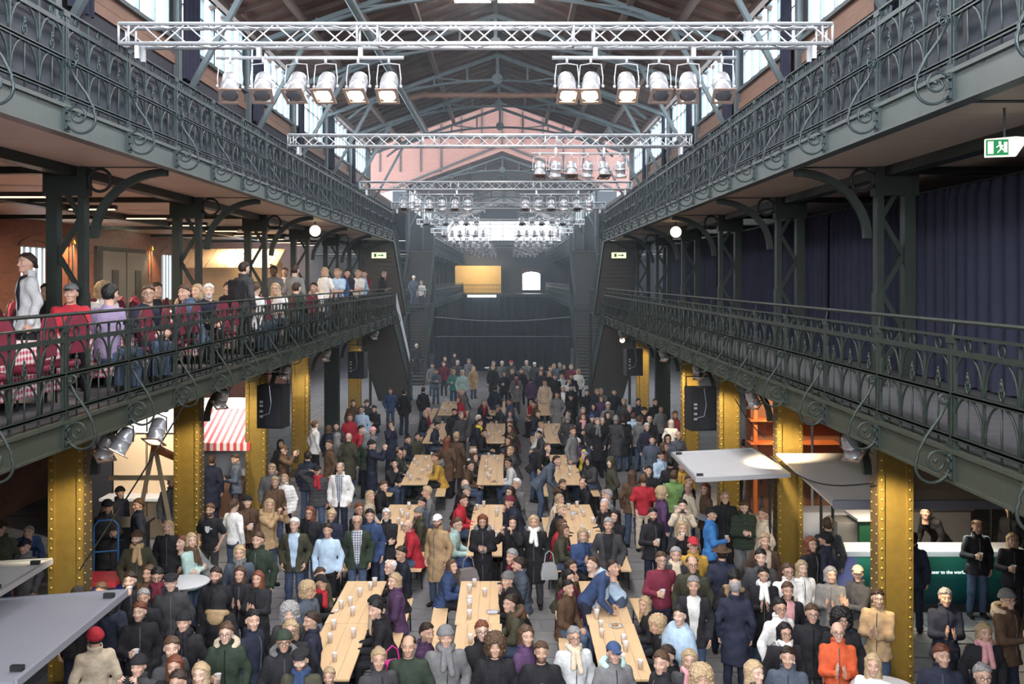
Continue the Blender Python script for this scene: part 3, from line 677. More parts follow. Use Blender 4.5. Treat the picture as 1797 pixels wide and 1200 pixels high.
MB().bb((-.15, -.046, -.06), (-.10, -.043, .06)).bb((-.01, -.046, -.05), (.02, -.043, .05)).build('door_mark', wm, e)
MB().bb((-.01, -.01, .09), (.01, .01, .4)).build('hanger', M['iron'], e)

# ---------------------------------------------------------------- lighting trusses and lamps
TRY = [12.3, 21.65, 32.0, 40.7, 52.0, 61.5, 71, 80.5, 90, 99.5]
TW = 4.36
def truss_mesh():
    h = .12; chords = {}; lac = MB(); ends = MB()
    for a in (-1, 1):
        for b in (-1, 1): chords[(a, b)] = MB().tube([(-TW, a*h, b*h), (TW, a*h, b*h)], .025, 8)
    n = 32; st = 2*TW/n
    for i in range(n):
        xa, xb = -TW+i*st, -TW+(i+1)*st; q = 1 if i % 2 else -1
        for a in (-1, 1):
            lac.tube([(xa, a*h, -q*h*a), (xb, a*h, q*h*a)], .010, 5, False); lac.tube([(xa, -q*h, a*h), (xb, q*h, a*h)], .010, 5, False)
    for a in (-1, 1):
        ends.tube([(0, a*h, -h), (0, a*h, h)], .016, 5); ends.tube([(0, -h, a*h), (0, h, a*h)], .016, 5)
    return chords, lac, ends
ch, lac, ends = truss_mesh()
CHM = [m.mesh('chord', M['alu'], True) for m in ch.values()]; LCM = lac.mesh('lacing', M['alu'], True); ENM = ends.mesh('end_frame', M['alu'], True)
ENX = [-TW, -TW+.12, -1.45, -1.2, 1.2, 1.45, TW-.12, TW]
STB = MB().bb((-.025, -.025, -.30), (.025, .025, -.1))
STM = STB.mesh('support_leg', M['alu'])
def lamp_parts():
    p = {}
    m = Matrix.Rotation(math.radians(0), 4, 'X')
    # can: axis along +z up (tail) to -z (lens), built around its pivot
    p['can'] = MB().lathe([(.006, .20), (.05, .196), (.088, .17), (.104, .12), (.110, .06), (.112, .03), (.116, .028), (.116, .015), (.110, .013), (.112, -.12), (.118, -.122), (.118, -.14), (.105, -.145)], 16)
    m = MB(); a = .135
    m.bb((-a, -a, -.165), (a, -.098, -.150)); m.bb((-a, .098, -.165), (a, a, -.150)); m.bb((-a, -.098, -.165), (-.098, .098, -.150)); m.bb((.098, -.098, -.165), (a, .098, -.150))
    for i in range(8):
        b0, b1 = math.radians(45*i+22.5-22.5), math.radians(45*i+22.5+22.5)
        pass
    m.lathe([(.135, -.166), (.098, -.168), (.098, -.15), (.135, -.152)], 16) if False else None
    p['filter_frame'] = m
    p['lens'] = MB().lathe([(.100, -.146), (.098, -.152), (.06, -.160), (.003, -.164)], 16)
    return p
LPm = lamp_parts()
LP = {'can': LPm['can'].mesh('can', M['can'], True), 'filter_frame': LPm['filter_frame'].mesh('filter_frame', M['gel'])}
LON = LPm['lens'].mesh('lens', M['lens_on'], True); LOFF = LPm['lens'].mesh('lens', M['gel_dark'], True)
YK = MB().tube([(-.145, 0, 0), (-.15, 0, .1), (-.13, 0, .27), (0, 0, .285), (.13, 0, .27), (.15, 0, .1), (.145, 0, 0)], .008, 5).ball((-.15, 0, 0), .022, 6).ball((.15, 0, 0), .022, 6).bb((-.015, -.015, .28), (.015, .015, .36)).mesh('yoke', M['alu'], True)
allm = MB(); 
for k in ('can', 'filter_frame', 'lens'): allm.add(LPm[k].v, LPm[k].f)
allm.tube([(-.145, 0, 0), (-.13, 0, .27), (.13, 0, .27), (.145, 0, 0)], .009, 4).bb((-.015, -.03, .25), (.015, .03, .36))
LFAR = allm.mesh('stage_lamp', M['can'], True)
ps = ['far left', 'second from left', 'third from left', 'third from right', 'second from right', 'far right']
def lamp(x, y, z, on, tilt, yaw, lab, parts=True, group=None):
    R = Matrix.Rotation(yaw, 4, 'Z') @ Matrix.Rotation(tilt, 4, 'X')
    if not parts:
        return link('stage_lamp', LFAR, None, mw=Matrix.Translation((x, y, z)) @ R, label=lab, cat='stage lamp', group=group)
    t = thing('stage_lamp', lab, 'stage lamp', (x, y, z), group=group)
    can = link('can', LP['can'], t, mw=R); link('filter_frame', LP['filter_frame'], can)
    link('lens', LON if on else LOFF, can); link('yoke', YK, t, mw=Matrix.Rotation(yaw, 4, 'Z'))
    return t
CLM = MB().bb((-.025, -.04, 0), (.025, .04, .15)).mesh('clamp', M['alu'])
LX1 = {'left': [403, 461, 520, 571, 628, 682], 'right': [995, 1037, 1100, 1157, 1208, 1268]}
for i, y in enumerate(TRY):
    t = thing('lighting_truss', 'silver lattice lighting truss across the nave, %s from the front' % ords[i], 'truss', (XC, y, 9.10), group='lighting trusses')
    for c in CHM: link('chord', c, t)
    link('lacing', LCM, t)
    for x in ENX: link('end_frame', ENM, t, (x, 0, 0))
    for x in (-1, 1):
        for a in (-.1, .1): link('support_leg', STM, t, (x*(TW-.22), a, 0))
    for side in ('left', 'right'):
        if i == 1 and side == 'left': continue
        if i == 0: xs = [(u-U0)*(y-.05)/F for u in LX1[side]]
        elif i == 1: xs = [(u-U0)*y/F for u in (947, 975, 1003, 1031, 1059, 1088)]
        else: xs = [XC+(-2.95+.41*j if side == 'left' else .95+.41*j)*1.0 for j in range(6)]
        zb = 8.83
        b = thing('lamp_bar', 'thin silver lamp bar under the %s truss on the %s' % (ords[i], side), 'bar', (0, y, zb), group='lamp bars')
        MB().tube([(min(xs)-.18, 0, 0), (max(xs)+.18, 0, 0)], .024, 8).build('pipe', M['alu'], b, True)
        for x in (min(xs)+.35, max(xs)-.35): link('clamp', CLM, b, (x, 0, 0))
        for j, x in enumerate(xs):
            on = i == 0 and ((side == 'left' and j >= 3) or (side == 'right' and j <= 2))
            tl = math.radians(-32 if i == 0 else (-22 if j % 2 == 0 else 16)+random.uniform(-4, 4)); yw = random.uniform(-.25, .25)
            lamp(x, y-.03, zb-.36, on, tl, yw, '%s can lamp, %s of six on the %s bar of the %s truss' % ('lit' if on else 'unlit' if i == 0 else 'silver', ps[j], side, ords[i]), i < 5, 'stage lamps on the %s truss' % ords[i])
            if on: lamp_spot('stage_lamp_beam', (x, y-.18, zb-.56), (x*.6, 7.5, 2), 45, (1, .72, .42), 55)

# ---------------------------------------------------------------- floodlights on the columns, speakers, cables
def flood(p, target, lab, lit=True, power=170, on=True, beam=None):
    p = Vector(p); d = (Vector(target)-p).normalized(); q = (-d).to_track_quat('Z', 'Y').to_matrix().to_4x4()
    t = thing('floodlight', lab, 'floodlight', p, group='floodlights under the galleries')
    can = link('can', LP['can'], t, mw=q); link('filter_frame', LP['filter_frame'], can); link('lens', LFL if on else LOFF, can)
    MB().tube([(-.14, 0, 0), (-.14, 0, .2), (0, 0, .26), (.14, 0, .2), (.14, 0, 0)], .01, 5).bb((-.02, -.02, .25), (.02, .02, .42)).build('yoke', M['iron'], t)
    if lit: 
        b = Vector(beam or target); lamp_spot('floodlight_beam', p+d*.22, b, power, (1, .80, .50), 62, .7)
LFL = LPm['lens'].mesh('lens', M['lens_far'], True)
for s, side in ((-1, 'left'), (1, 'right')):
    for i, y in enumerate(COLY[1:]):
        if i == 4: continue
        x = SX(s, DC+.25)
        flood((SX(s, DC-.75), y-1.15, 3.85), (x, y-.2, 1.8), 'silver floodlight under the %s gallery aimed at the %s gold column' % (side, ords[i]), True, 400 if s > 0 else 190, True, (x-s*.02, y-.15, 2.2))
for i, (u, v, Y, tx) in enumerate(((275, 757, 14.2, (-5.4, 12.0, 0)), (215, 775, 13.0, (-7.0, 11.5, 0)))):
    flood(P(u, v, Y), tx, ['bronze can floodlight beside the wooden A-frame', 'silver can floodlight hanging left of the wooden A-frame'][i], False)
for i, (u, v, Y, s) in enumerate(((480, 712, 23.5, -1), (1229, 716, 23.5, 1), (628, 640, 37.5, -1), (1111, 635, 37.5, 1))):
    p = P(u, v, Y); W, H, D = (.62, 1.0, .5)
    t = thing('loudspeaker', 'black hanging loudspeaker box, %s pair, under the %s gallery' % ('front' if i < 2 else 'rear', 'left' if s < 0 else 'right'), 'loudspeaker', p, math.radians(8*s))
    cb_ = MB().bb((-W/2, -D/2, -H/2), (W/2, D/2, H/2)).build('cabinet', M['speaker'], t)
    MB().bb((-W/2+.2, -D/2-.012, -H/2+.05), (W/2-.03, -D/2, H/2-.05)).build('grille', M['grille'], cb_)
    m = MB()
    for z in (.12, .03, -.1, -.22): m.bb((-W/2+.07, -D/2-.008, z-.025), (-W/2+.15, -D/2, z+.025))
    m.build('socket_plates', M['alu'], cb_)
    MB().tube([(-W/2-.03, 0, H/2), (-W/2-.03, 0, H/2+.25), (W/2+.03, 0, H/2+.25), (W/2+.03, 0, H/2)], .015, 5).bb((-.03, -.03, H/2+.22), (.03, .03, H/2+.42)).build('hanging_frame', M['iron'], t)
    MB().tube([(.0, -D/2-.02, H/2), (.05, -D/2-.03, .1), (.0, -D/2-.03, -.15), (-W/2+.12, -D/2-.02, -.2)], .009, 5).build('cable', M['alu'], t)
for a, b, sag, lab in (((140, 1000, 14.0), (330, 700, 14.2), .03, 'thin black cable slanting across the nearest left gold column'), ((1352, 800, 19.6), (1535, 847, 14.4), .25, 'black cable sagging between the two nearest right gold columns'), ((1290, 700, 24.5), (1345, 770, 19.8), .1, 'black cable between the second and third right gold columns')):
    p, q = P(*a), P(*b); MB().tube([p.lerp(q, i/12)-Vector((0, 0, sag*math.sin(math.pi*i/12))) for i in range(13)], .012, 5).build('cable', M['cable'], label=lab, cat='cable')
MB().tube([(-1.9*0-3.75, y, 12.7) for y in (12, 20, 28, 36, 45)], .11, 10).build('duct', M['truss_iron'], label='grey duct pipe running along under the left roof slope', cat='pipe')
MB().tube([(-3.75, 36.6, 12.72), (-3.2, 36.8, 12.9), (2.6, 36.9, 12.9)], .10, 10).build('duct', M['cornice'], label='tan duct pipe crossing under the roof ridge', cat='pipe')
for k in range(9):
    y = 17.5+k*3.1
    t = thing('ceiling_strip_light', 'dark strip light under the left upper gallery, %s from the front' % ords[k], 'light', (SX(-1, 8.2), y, 7.55), group='strip lights over the left gallery')
    MB().bb((-.5, -.08, 0), (.5, .08, .08)).build('housing', M['speaker'], t); MB().bb((-.46, -.05, -.02), (.46, .05, 0)).build('tube', emis('warm_tube_%d' % k, (1, .72, .42), 1.5), t)
    if k % 2 == 0: area('left_aisle_glow', (SX(-1, 9.0), y, 7.4), (0, 0, 0), 1.2, .3, 150, (1, .78, .52))

for i, (u, v, Y, r_, s_) in enumerate(((553, 405, 28.0, .16, 1.2), (1186, 407, 28.0, .16, 1.2), (1092, 597, 41.0, .10, 6.0))):
    q = P(u, v, Y); t = thing('globe_lamp', ['warm globe lamp under the left upper gallery', 'warm globe lamp under the right upper gallery', 'glowing bulb below the end of the right lower gallery'][i], 'lamp', q)
    MB().ball((0, 0, 0), r_, 14).build('globe', emis('globe_glow_%d' % i, (1, .82, .5), s_), t, True); MB().cyl((0, 0, r_*.9), (0, 0, (7.72 if i < 2 else 4.25)-q.z), .02, n=6).build('stem', M['iron'], t)
# ================================================================ PEOPLE: figures grown from a signed distance field
f32 = np.float32
def cap(p, a, b, ra, rb):
    a = np.array(a, f32); b = np.array(b, f32); ba = b-a; pa = p-a
    t = np.clip((pa@ba)/max(float(ba@ba), 1e-9), 0, 1); q = pa-t[:, None]*ba
    return np.sqrt((q*q).sum(1))-(ra+(rb-ra)*t)
def ell(p, c, r):
    r = np.array(r, f32); q = (p-np.array(c, f32))/r; k0 = np.sqrt((q*q).sum(1)); q2 = q/r; k1 = np.sqrt((q2*q2).sum(1))
    return k0*(k0-1)/np.maximum(k1, 1e-6)
def smin(a, b, k):
    h = np.clip(.5+.5*(b-a)/k, 0, 1); return b*(1-h)+a*h-k*h*(1-h)
def smax(a, b, k): return -smin(-a, -b, k)
EDG = [((0,0,0),0),((0,1,0),0),((0,0,1),0),((0,1,1),0),((0,0,0),1),((1,0,0),1),((0,0,1),1),((1,0,1),1),((0,0,0),2),((1,0,0),2),((0,1,0),2),((1,1,0),2)]
def net(fn, lo, hi, h):                       # surface nets of fn(points) < 0
    lo = np.array(lo, f32); n = np.ceil((np.array(hi)-lo)/h).astype(int)+1
    g = np.stack(np.meshgrid(*[lo[i]+h*np.arange(n[i], dtype=f32) for i in range(3)], indexing='ij'), -1).reshape(-1, 3).astype(f32)
    f = fn(g).reshape(n).astype(f32); s = f < 0
    tot = sum(s[i:n[0]-1+i, j:n[1]-1+j, k:n[2]-1+k].astype(np.int8) for i in (0,1) for j in (0,1) for k in (0,1))
    act = (tot > 0) & (tot < 8); ijk = np.argwhere(act); m = len(ijk); idx = np.full(act.shape, -1, np.int64); idx[act] = np.arange(m)
    pos = np.zeros((m, 3), f32); cnt = np.zeros(m, f32); ax = np.eye(3, dtype=int)
    for off, d in EDG:
        a = ijk+np.array(off); b = a+ax[d]; fa = f[tuple(a.T)]; fb = f[tuple(b.T)]; cr = (fa < 0) != (fb < 0)
        t = np.where(cr, fa/np.where(cr, fa-fb, 1), 0); p = a+t[:, None]*ax[d]
        pos[cr] += p[cr]; cnt[cr] += 1
    V = lo+pos/cnt[:, None]*h; Q = []
    for d in range(3):
        u, w_ = (d+1) % 3, (d+2) % 3; sl = [slice(None)]*3; sl[d] = slice(0, n[d]-1); sl[u] = slice(1, n[u]-1); sl[w_] = slice(1, n[w_]-1)
        s2 = list(sl); s2[d] = slice(1, n[d]); A, B = s[tuple(sl)], s[tuple(s2)]; e = np.argwhere(A != B); 
        if not len(e): continue
        fl = A[tuple(e.T)]; c = e.copy(); c[:, u] += 1; c[:, w_] += 1
        def at(du, dw):
            q = c.copy(); q[:, u] -= du; q[:, w_] -= dw; return idx[tuple(q.T)]
        q = np.stack([at(1, 1), at(0, 1), at(0, 0), at(1, 0)], 1); q[~fl] = q[~fl][:, ::-1]; Q.append(q)
    return V, np.concatenate(Q) if Q else np.zeros((0, 4), int)
def np_mesh(name, V, Q, mat, face=None):
    me = bpy.data.meshes.new(name); me.vertices.add(len(V)); me.vertices.foreach_set('co', np.asarray(V, f32).ravel())
    me.loops.add(len(Q)*4); me.loops.foreach_set('vertex_index', np.asarray(Q, np.int32).ravel())
    me.polygons.add(len(Q)); me.polygons.foreach_set('loop_start', np.arange(0, len(Q)*4, 4, dtype=np.int32))
    me.polygons.foreach_set('use_smooth', np.ones(len(Q), bool)); me.materials.append(mat); me.update(calc_edges=True)
    if face is not None:
        at = me.color_attributes.new('face', 'FLOAT_COLOR', 'POINT'); at.data.foreach_set('color', np.concatenate([face, np.ones((len(V), 1))], 1).astype(f32).ravel())
    return me
M['skin'] = attr_mat('skin', .5, .05, 60, .05, .4, 'skin'); M['cloth'] = attr_mat('clothing_fabric', .82, .7, 16, .16, .25); M['hair'] = attr_mat('hair_strands', .55, .6, 60, .3, .4)
# ---- head (local: faces -y, up z, centre of the skull at the origin)
def head_sdf(p):
    x = np.abs(p[:, 0]); q = np.stack([x, p[:, 1], p[:, 2]], 1)
    d = ell(q, (0, .012, .030), (.076, .096, .088)); d = smin(d, ell(q, (0, -.022, -.045), (.056, .070, .068)), .035)
    d = smin(d, ell(q, (0, -.062, -.088), (.030, .026, .022)), .025); d = smin(d, ell(q, (.040, -.066, -.018), (.022, .020, .018)), .02)
    d = smin(d, cap(q, (.012, -.082, .038), (.046, -.070, .036), .012, .010), .014)
    d = smax(d, -ell(q, (.031, -.099, .014), (.019, .014, .013)), .012)
    d = smin(d, ell(q, (.031, -.079, .013), (.013, .011, .011)), .004)
    d = smin(d, cap(q, (0, -.088, .018), (0, -.110, -.022), .008, .013), .012); d = smin(d, ell(q, (.012, -.097, -.026), (.009, .010, .008)), .008)
    d = smin(d, cap(q, (0, -.089, -.057), (.018, -.082, -.057), .008, .005), .008)
    d = smin(d, ell(q, (.077, .012, -.004), (.010, .022, .031)), .008)
    d = smin(d, cap(q, (0, .022, -.06), (0, .034, -.19), .054, .058), .03)
    return d
HV, HQ = net(head_sdf, (-.1, -.135, -.2), (.1, .125, .135), .0085)
HF = np.zeros((len(HV), 3))
ax_ = np.abs(HV[:, 0])
HF[:, 0] = np.clip(1.25-np.sqrt(((ax_-.031)/.0115)**2+((HV[:, 2]-.013)/.0075)**2), 0, .85)*(HV[:, 1] < -.06)
br = np.clip(1.2-np.sqrt(((ax_-.032)/.021)**2+((HV[:, 2]-.038-.002*np.sin(ax_*60))/.007)**2), 0, .7)*(HV[:, 1] < -.05); HF[:, 0] = np.maximum(HF[:, 0], br)
HF[:, 1] = np.clip(1.3-np.sqrt((ax_/.024)**2+((HV[:, 2]+.057)/.009)**2), 0, .75)*(HV[:, 1] < -.06)
HF[:, 2] = np.clip((-.030-HV[:, 2])/.015, 0, 1)*np.clip((.02-HV[:, 1])/.02, 0, 1)*(HV[:, 2] > -.125)*(1-np.clip(HF[:, 1]*1.5, 0, 1)); HF[:, 2] *= np.where((ax_ < .012) & (HV[:, 2] > -.042), .3, 1)
# ---- hands (local: fingers +x, palm faces -z, thumb +y)
def hand_sdf(kind):
    c1, c2 = {'relax': (25, 35), 'grip': (42, 62), 'flat': (4, 6)}[kind]
    segs = []
    for i, (y, L, r) in enumerate(((.032, .072, .0095), (.011, .080, .0098), (-.010, .074, .0093), (-.030, .058, .0085))):
        a = np.array([.088-.006*abs(i-1), y, 0]); d1 = math.radians(c1+3*i); b = a+L*.55*np.array([math.cos(d1), (.03 if kind == 'flat' else 0)*(1.5-i)*2, -math.sin(d1)])
        d2 = d1+math.radians(c2); c = b+L*.5*np.array([math.cos(d2), 0, -math.sin(d2)]); segs += [(a, b, r, r*.95), (b, c, r*.95, r*.8)]
    t0 = np.array([.025, .034, -.004]); t1 = t0+np.array([.035, .026, -.012]); t2 = t1+(np.array([.028, .004, -.02]) if kind != 'flat' else np.array([.028, .018, -.004]))
    segs += [(t0, t1, .014, .012), (t1, t2, .012, .009)]
    def fn(p):
        d = np.maximum.reduce([np.abs(p[:, 0]-.05)-.042, np.abs(p[:, 1])-.034, np.abs(p[:, 2])-.006])-.007
        d = smin(d, cap(p, (-.04, 0, 0), (.03, 0, 0), .026, .022), .02)
        for s_ in segs: d = smin(d, cap(p, *s_), .008)
        return d
    return net(fn, (-.07, -.065, -.13), (.19, .10, .035), .0068)
HAND = {k: hand_sdf(k) for k in ('relax', 'grip', 'flat')}
# ---- poses: hip height, lean, legs, arms (wrist, fingers, palm, hand); x is mirrored for the second arm
def V3(*a): return np.array(a, float)
DN = (V3(.235, -.03, -.03), V3(0, -.15, -1), V3(-1, 0, 0), 'relax')
POSE = {
 'st': dict(R=DN, L=DN),
 'cu': dict(R=(V3(.13, -.26, .24), V3(-.6, -.8, .1), V3(-.8, .6, 0), 'grip'), L=DN),
 'cl': dict(R=(V3(.055, -.29, .27), V3(-.05, -.45, .9), V3(-1, 0, 0), 'flat'), L=(V3(.045, -.30, .25), V3(-.05, -.5, .85), V3(-1, 0, 0), 'flat')),
 'cr': dict(R=(V3(-.06, -.21, .22), V3(-1, .1, .15), V3(0, 1, 0), 'relax'), L=(V3(-.05, -.18, .18), V3(-1, .1, .15), V3(0, 1, 0), 'relax')),
 'ph': dict(R=(V3(.06, -.27, .22), V3(-.4, -.7, .5), V3(-.8, .4, .3), 'grip'), L=(V3(.07, -.25, .19), V3(-.4, -.7, .5), V3(-.8, .4, .3), 'grip'), head=16),
 'po': dict(R=(V3(.205, -.075, .02), V3(-.3, -.6, -.8), V3(-1, 0, 0), 'relax'), L=(V3(.205, -.075, .02), V3(-.3, -.6, -.8), V3(-1, 0, 0), 'relax')),
 'pt': dict(R=(V3(.085, -.33, .60), V3(-.1, -.3, .95), V3(-.9, -.3, 0), 'grip'), L=(V3(.085, -.33, .60), V3(-.1, -.3, .95), V3(-.9, -.3, 0), 'grip')),
 'dr': dict(R=(V3(.10, -.20, .56), V3(-.7, -.3, .5), V3(-.4, .85, 0), 'grip'), L=DN),
 'sa': dict(R=(V3(.17, -.06, .74), V3(-.85, -.45, .2), V3(.1, -.3, -.9), 'flat'), L=DN),
 'ta': dict(hip=.53, lean=14, R=(V3(.13, -.33, .27), V3(-.5, -.85, 0), V3(0, 0, -1), 'relax'), L=(V3(.11, -.36, .27), V3(-.5, -.85, 0), V3(0, 0, -1), 'relax')),
 'tl': dict(hip=.53, lean=4, R=(V3(.09, -.24, .08), V3(-.6, -.8, -.1), V3(0, 0, -1), 'relax'), L=(V3(.10, -.26, .08), V3(-.6, -.8, -.1), V3(0, 0, -1), 'relax')),
 'tc': dict(hip=.53, lean=16, R=(V3(.05, -.17, .52), V3(-.2, .1, .95), V3(-.4, .9, 0), 'relax'), L=(V3(.06, -.33, .27), V3(-.8, -.5, 0), V3(0, 0, -1), 'relax')),
 'tb': dict(hip=.53, lean=12, R=(V3(.15, -.36, .30), V3(-.6, -.8, 0), V3(-.8, .6, 0), 'grip'), L=(V3(.06, -.33, .27), V3(-.8, -.5, 0), V3(0, 0, -1), 'relax')),
 'tk': dict(hip=.53, lean=6, R=(V3(.055, -.29, .29), V3(-.05, -.45, .9), V3(-1, 0, 0), 'flat'), L=(V3(.045, -.30, .27), V3(-.05, -.5, .85), V3(-1, 0, 0), 'flat')),
 'le': dict(lean=38, R=(V3(.20, -.40, .20), V3(-.3, -.6, -.4), V3(0, -.3, -1), 'relax'), L=(V3(.20, -.40, .20), V3(-.3, -.6, -.4), V3(0, -.3, -1), 'relax'), head=-14),
 'cr2': dict(lean=16, R=(V3(-.04, -.30, .27), V3(-1, -.2, 0), V3(0, .3, -1), 'relax'), L=(V3(-.02, -.33, .24), V3(-1, -.2, 0), V3(0, .3, -1), 'relax')),
}
POSE['tf'] = dict(POSE['tl'], lean=0)
POSEWORD = {'st': 'standing', 'cu': 'holding a beer cup', 'cl': 'clapping', 'cr': 'arms crossed', 'ph': 'looking at a phone', 'po': 'hands in pockets', 'pt': 'taking a photo', 'dr': 'drinking', 'sa': 'hand raised to brow',
            'ta': 'seated, leaning on the table', 'tl': 'seated, hands in lap', 'tc': 'seated, chin in hand', 'tb': 'seated with a beer cup', 'tk': 'seated, clapping', 'le': 'bending forward', 'cr2': 'leaning on the railing', 'tf': 'seated upright'}
def unit(v): v = np.array(v, float); return v/max(np.linalg.norm(v), 1e-9)
TZ = [-.14, -.10, 0, .10, .20, .35, .45, .52, .57, .60]; TA = [.10, .150, .165, .150, .146, .166, .168, .120, .062, .05]; TB = [.07, .100, .115, .100, .100, .116, .108, .085, .056, .05]
class Rig:
    def __init__(s, name):
        d = POSE[name]; s.name = name; s.hip = d.get('hip', .92); s.sit = 'hip' in d; ph = math.radians(d.get('lean', 0)); s.headpitch = d.get('head', 0)
        s.Rm = np.array([[1, 0, 0], [0, math.cos(ph), -math.sin(ph)], [0, math.sin(ph), math.cos(ph)]]); s.o = V3(0, .06 if name == 'le' else 0, s.hip)
        s.w = lambda v: s.o+s.Rm@np.asarray(v, float)
        s.arms = []
        for sg, key in ((-1, 'R'), (1, 'L')):
            wv, fg, pn, kind = d[key]; mx = V3(sg, 1, 1)
            S = s.w(V3(.163, .005, .478)*mx); W = s.w(wv*mx); l1, l2 = .285, .26; dv = W-S; L = np.linalg.norm(dv)
            if L > .53: W = S+dv/L*.53; dv = W-S; L = .53
            dn = dv/L; a = (l1*l1-l2*l2+L*L)/(2*L); hgt = math.sqrt(max(l1*l1-a*a, 0)); pole = s.Rm@(V3(.55, .45, -.8)*mx); pole = pole-dn*(pole@dn); E = S+dn*a+unit(pole)*hgt
            s.arms.append((S, E, W, unit(s.Rm@(fg*mx)), unit(s.Rm@(pn*mx)), kind, sg))
        s.legs = []
        for sg in (-1, 1):
            H = s.o+V3(sg*.09, 0, 0)
            if s.sit: K = V3(sg*.115, -.43, .50); A = V3(sg*.12, -.40, .09)
            else: K = V3(sg*.10, -.02, .49); A = V3(sg*.115, .03, .085)
            s.legs.append((H, K, A, sg))
    def torso(s, p, off=0.):
        q = (p-s.o.astype(f32))@s.Rm.astype(f32); z = q[:, 2]; a = np.interp(z, TZ, TA)+off; b = np.interp(z, TZ, TB)+off
        r = np.sqrt((q[:, 0]/a)**2+(q[:, 1]/b)**2); d = (r-1)*np.minimum(a, b); return np.maximum.reduce([d, z-.60-off*.3, -.14-off-z]).astype(f32), q
    def arm(s, p, off=0., upto=1.):
        d = None
        for S, E, W, fg, pn, kd, sg in s.arms:
            e = cap(p, S, E, .056+off, .044+off) 
            if upto > .5: e = smin(e, cap(p, E, E+(W-E)*upto, .043+off, .030+off*.9), .02)
            else: e = cap(p, S, S+(E-S)*.75, .062+off, .058+off)
            d = e if d is None else np.minimum(d, e)
        return d
    def leg(s, p, off=0., r=(.088, .060, .043)):
        d = None
        for H, K, A, sg in s.legs:
            e = smin(cap(p, H, K, r[0]+off, r[1]+off), cap(p, K, A, r[1]+off, r[2]+off), .03); d = e if d is None else smin(d, e, .012)
        return d
RIGS = {k: Rig(k) for k in POSE}
CACHE = {}
def bounds(r): return (-.48, -.78 if (r.sit or r.name in ('le',)) else -.62, -.01), (.48, .34, r.hip+.98)
def hmat(rig, yaw, pitch=0.):               # head transform in the figure's frame
    return Matrix.Translation(Vector(rig.w((0, -.012, .715)))) @ Matrix.Rotation(math.radians(yaw), 4, 'Z') @ Matrix.Rotation(math.radians(rig.headpitch+pitch), 4, 'X') @ Matrix.Scale(1.05, 4)
def body_mesh(pose, yaw):
    key = ('body', pose, yaw)
    if key in CACHE: return CACHE[key]
    r = RIGS[pose]
    if ('core', pose) not in CACHE:
        def fn(p):
            d, q = r.torso(p, -.004); d = smin(d, r.arm(p, -.004), .035); d = smin(d, r.leg(p, -.006), .04); return d
        Vc, Qc = net(fn, *bounds(r), .026); Vs, Qs = [Vc], [Qc]; n = len(Vc)
        for S, E, W, fg, pn, kd, sg in r.arms:
            hv, hq = HAND[kd]; z = -pn; x = unit(fg-z*(fg@z)); y = np.cross(z, x)
            # thumb side: up or toward the body's middle
            th = y*(1 if sg < 0 else -1); hv2 = hv.copy(); hq2 = hq
            if sg > 0: hv2 = hv*np.array([1, -1, 1]); hq2 = hq[:, ::-1]
            Vs.append((W+hv2[:, :1]*x+hv2[:, 1:2]*y+hv2[:, 2:]*z)); Qs.append(hq2+n); n += len(hv)
        CACHE[('core', pose)] = (np.concatenate(Vs), np.concatenate(Qs))
    V, Q = CACHE[('core', pose)]; m = np.array(hmat(r, yaw)); hv = HV@m[:3, :3].T+m[:3, 3]
    CACHE[key] = np_mesh('person_body', np.concatenate([V, hv]), np.concatenate([Q, HQ+len(V)]), M['skin'], np.concatenate([np.zeros((len(V), 3)), HF]))
    return CACHE[key]
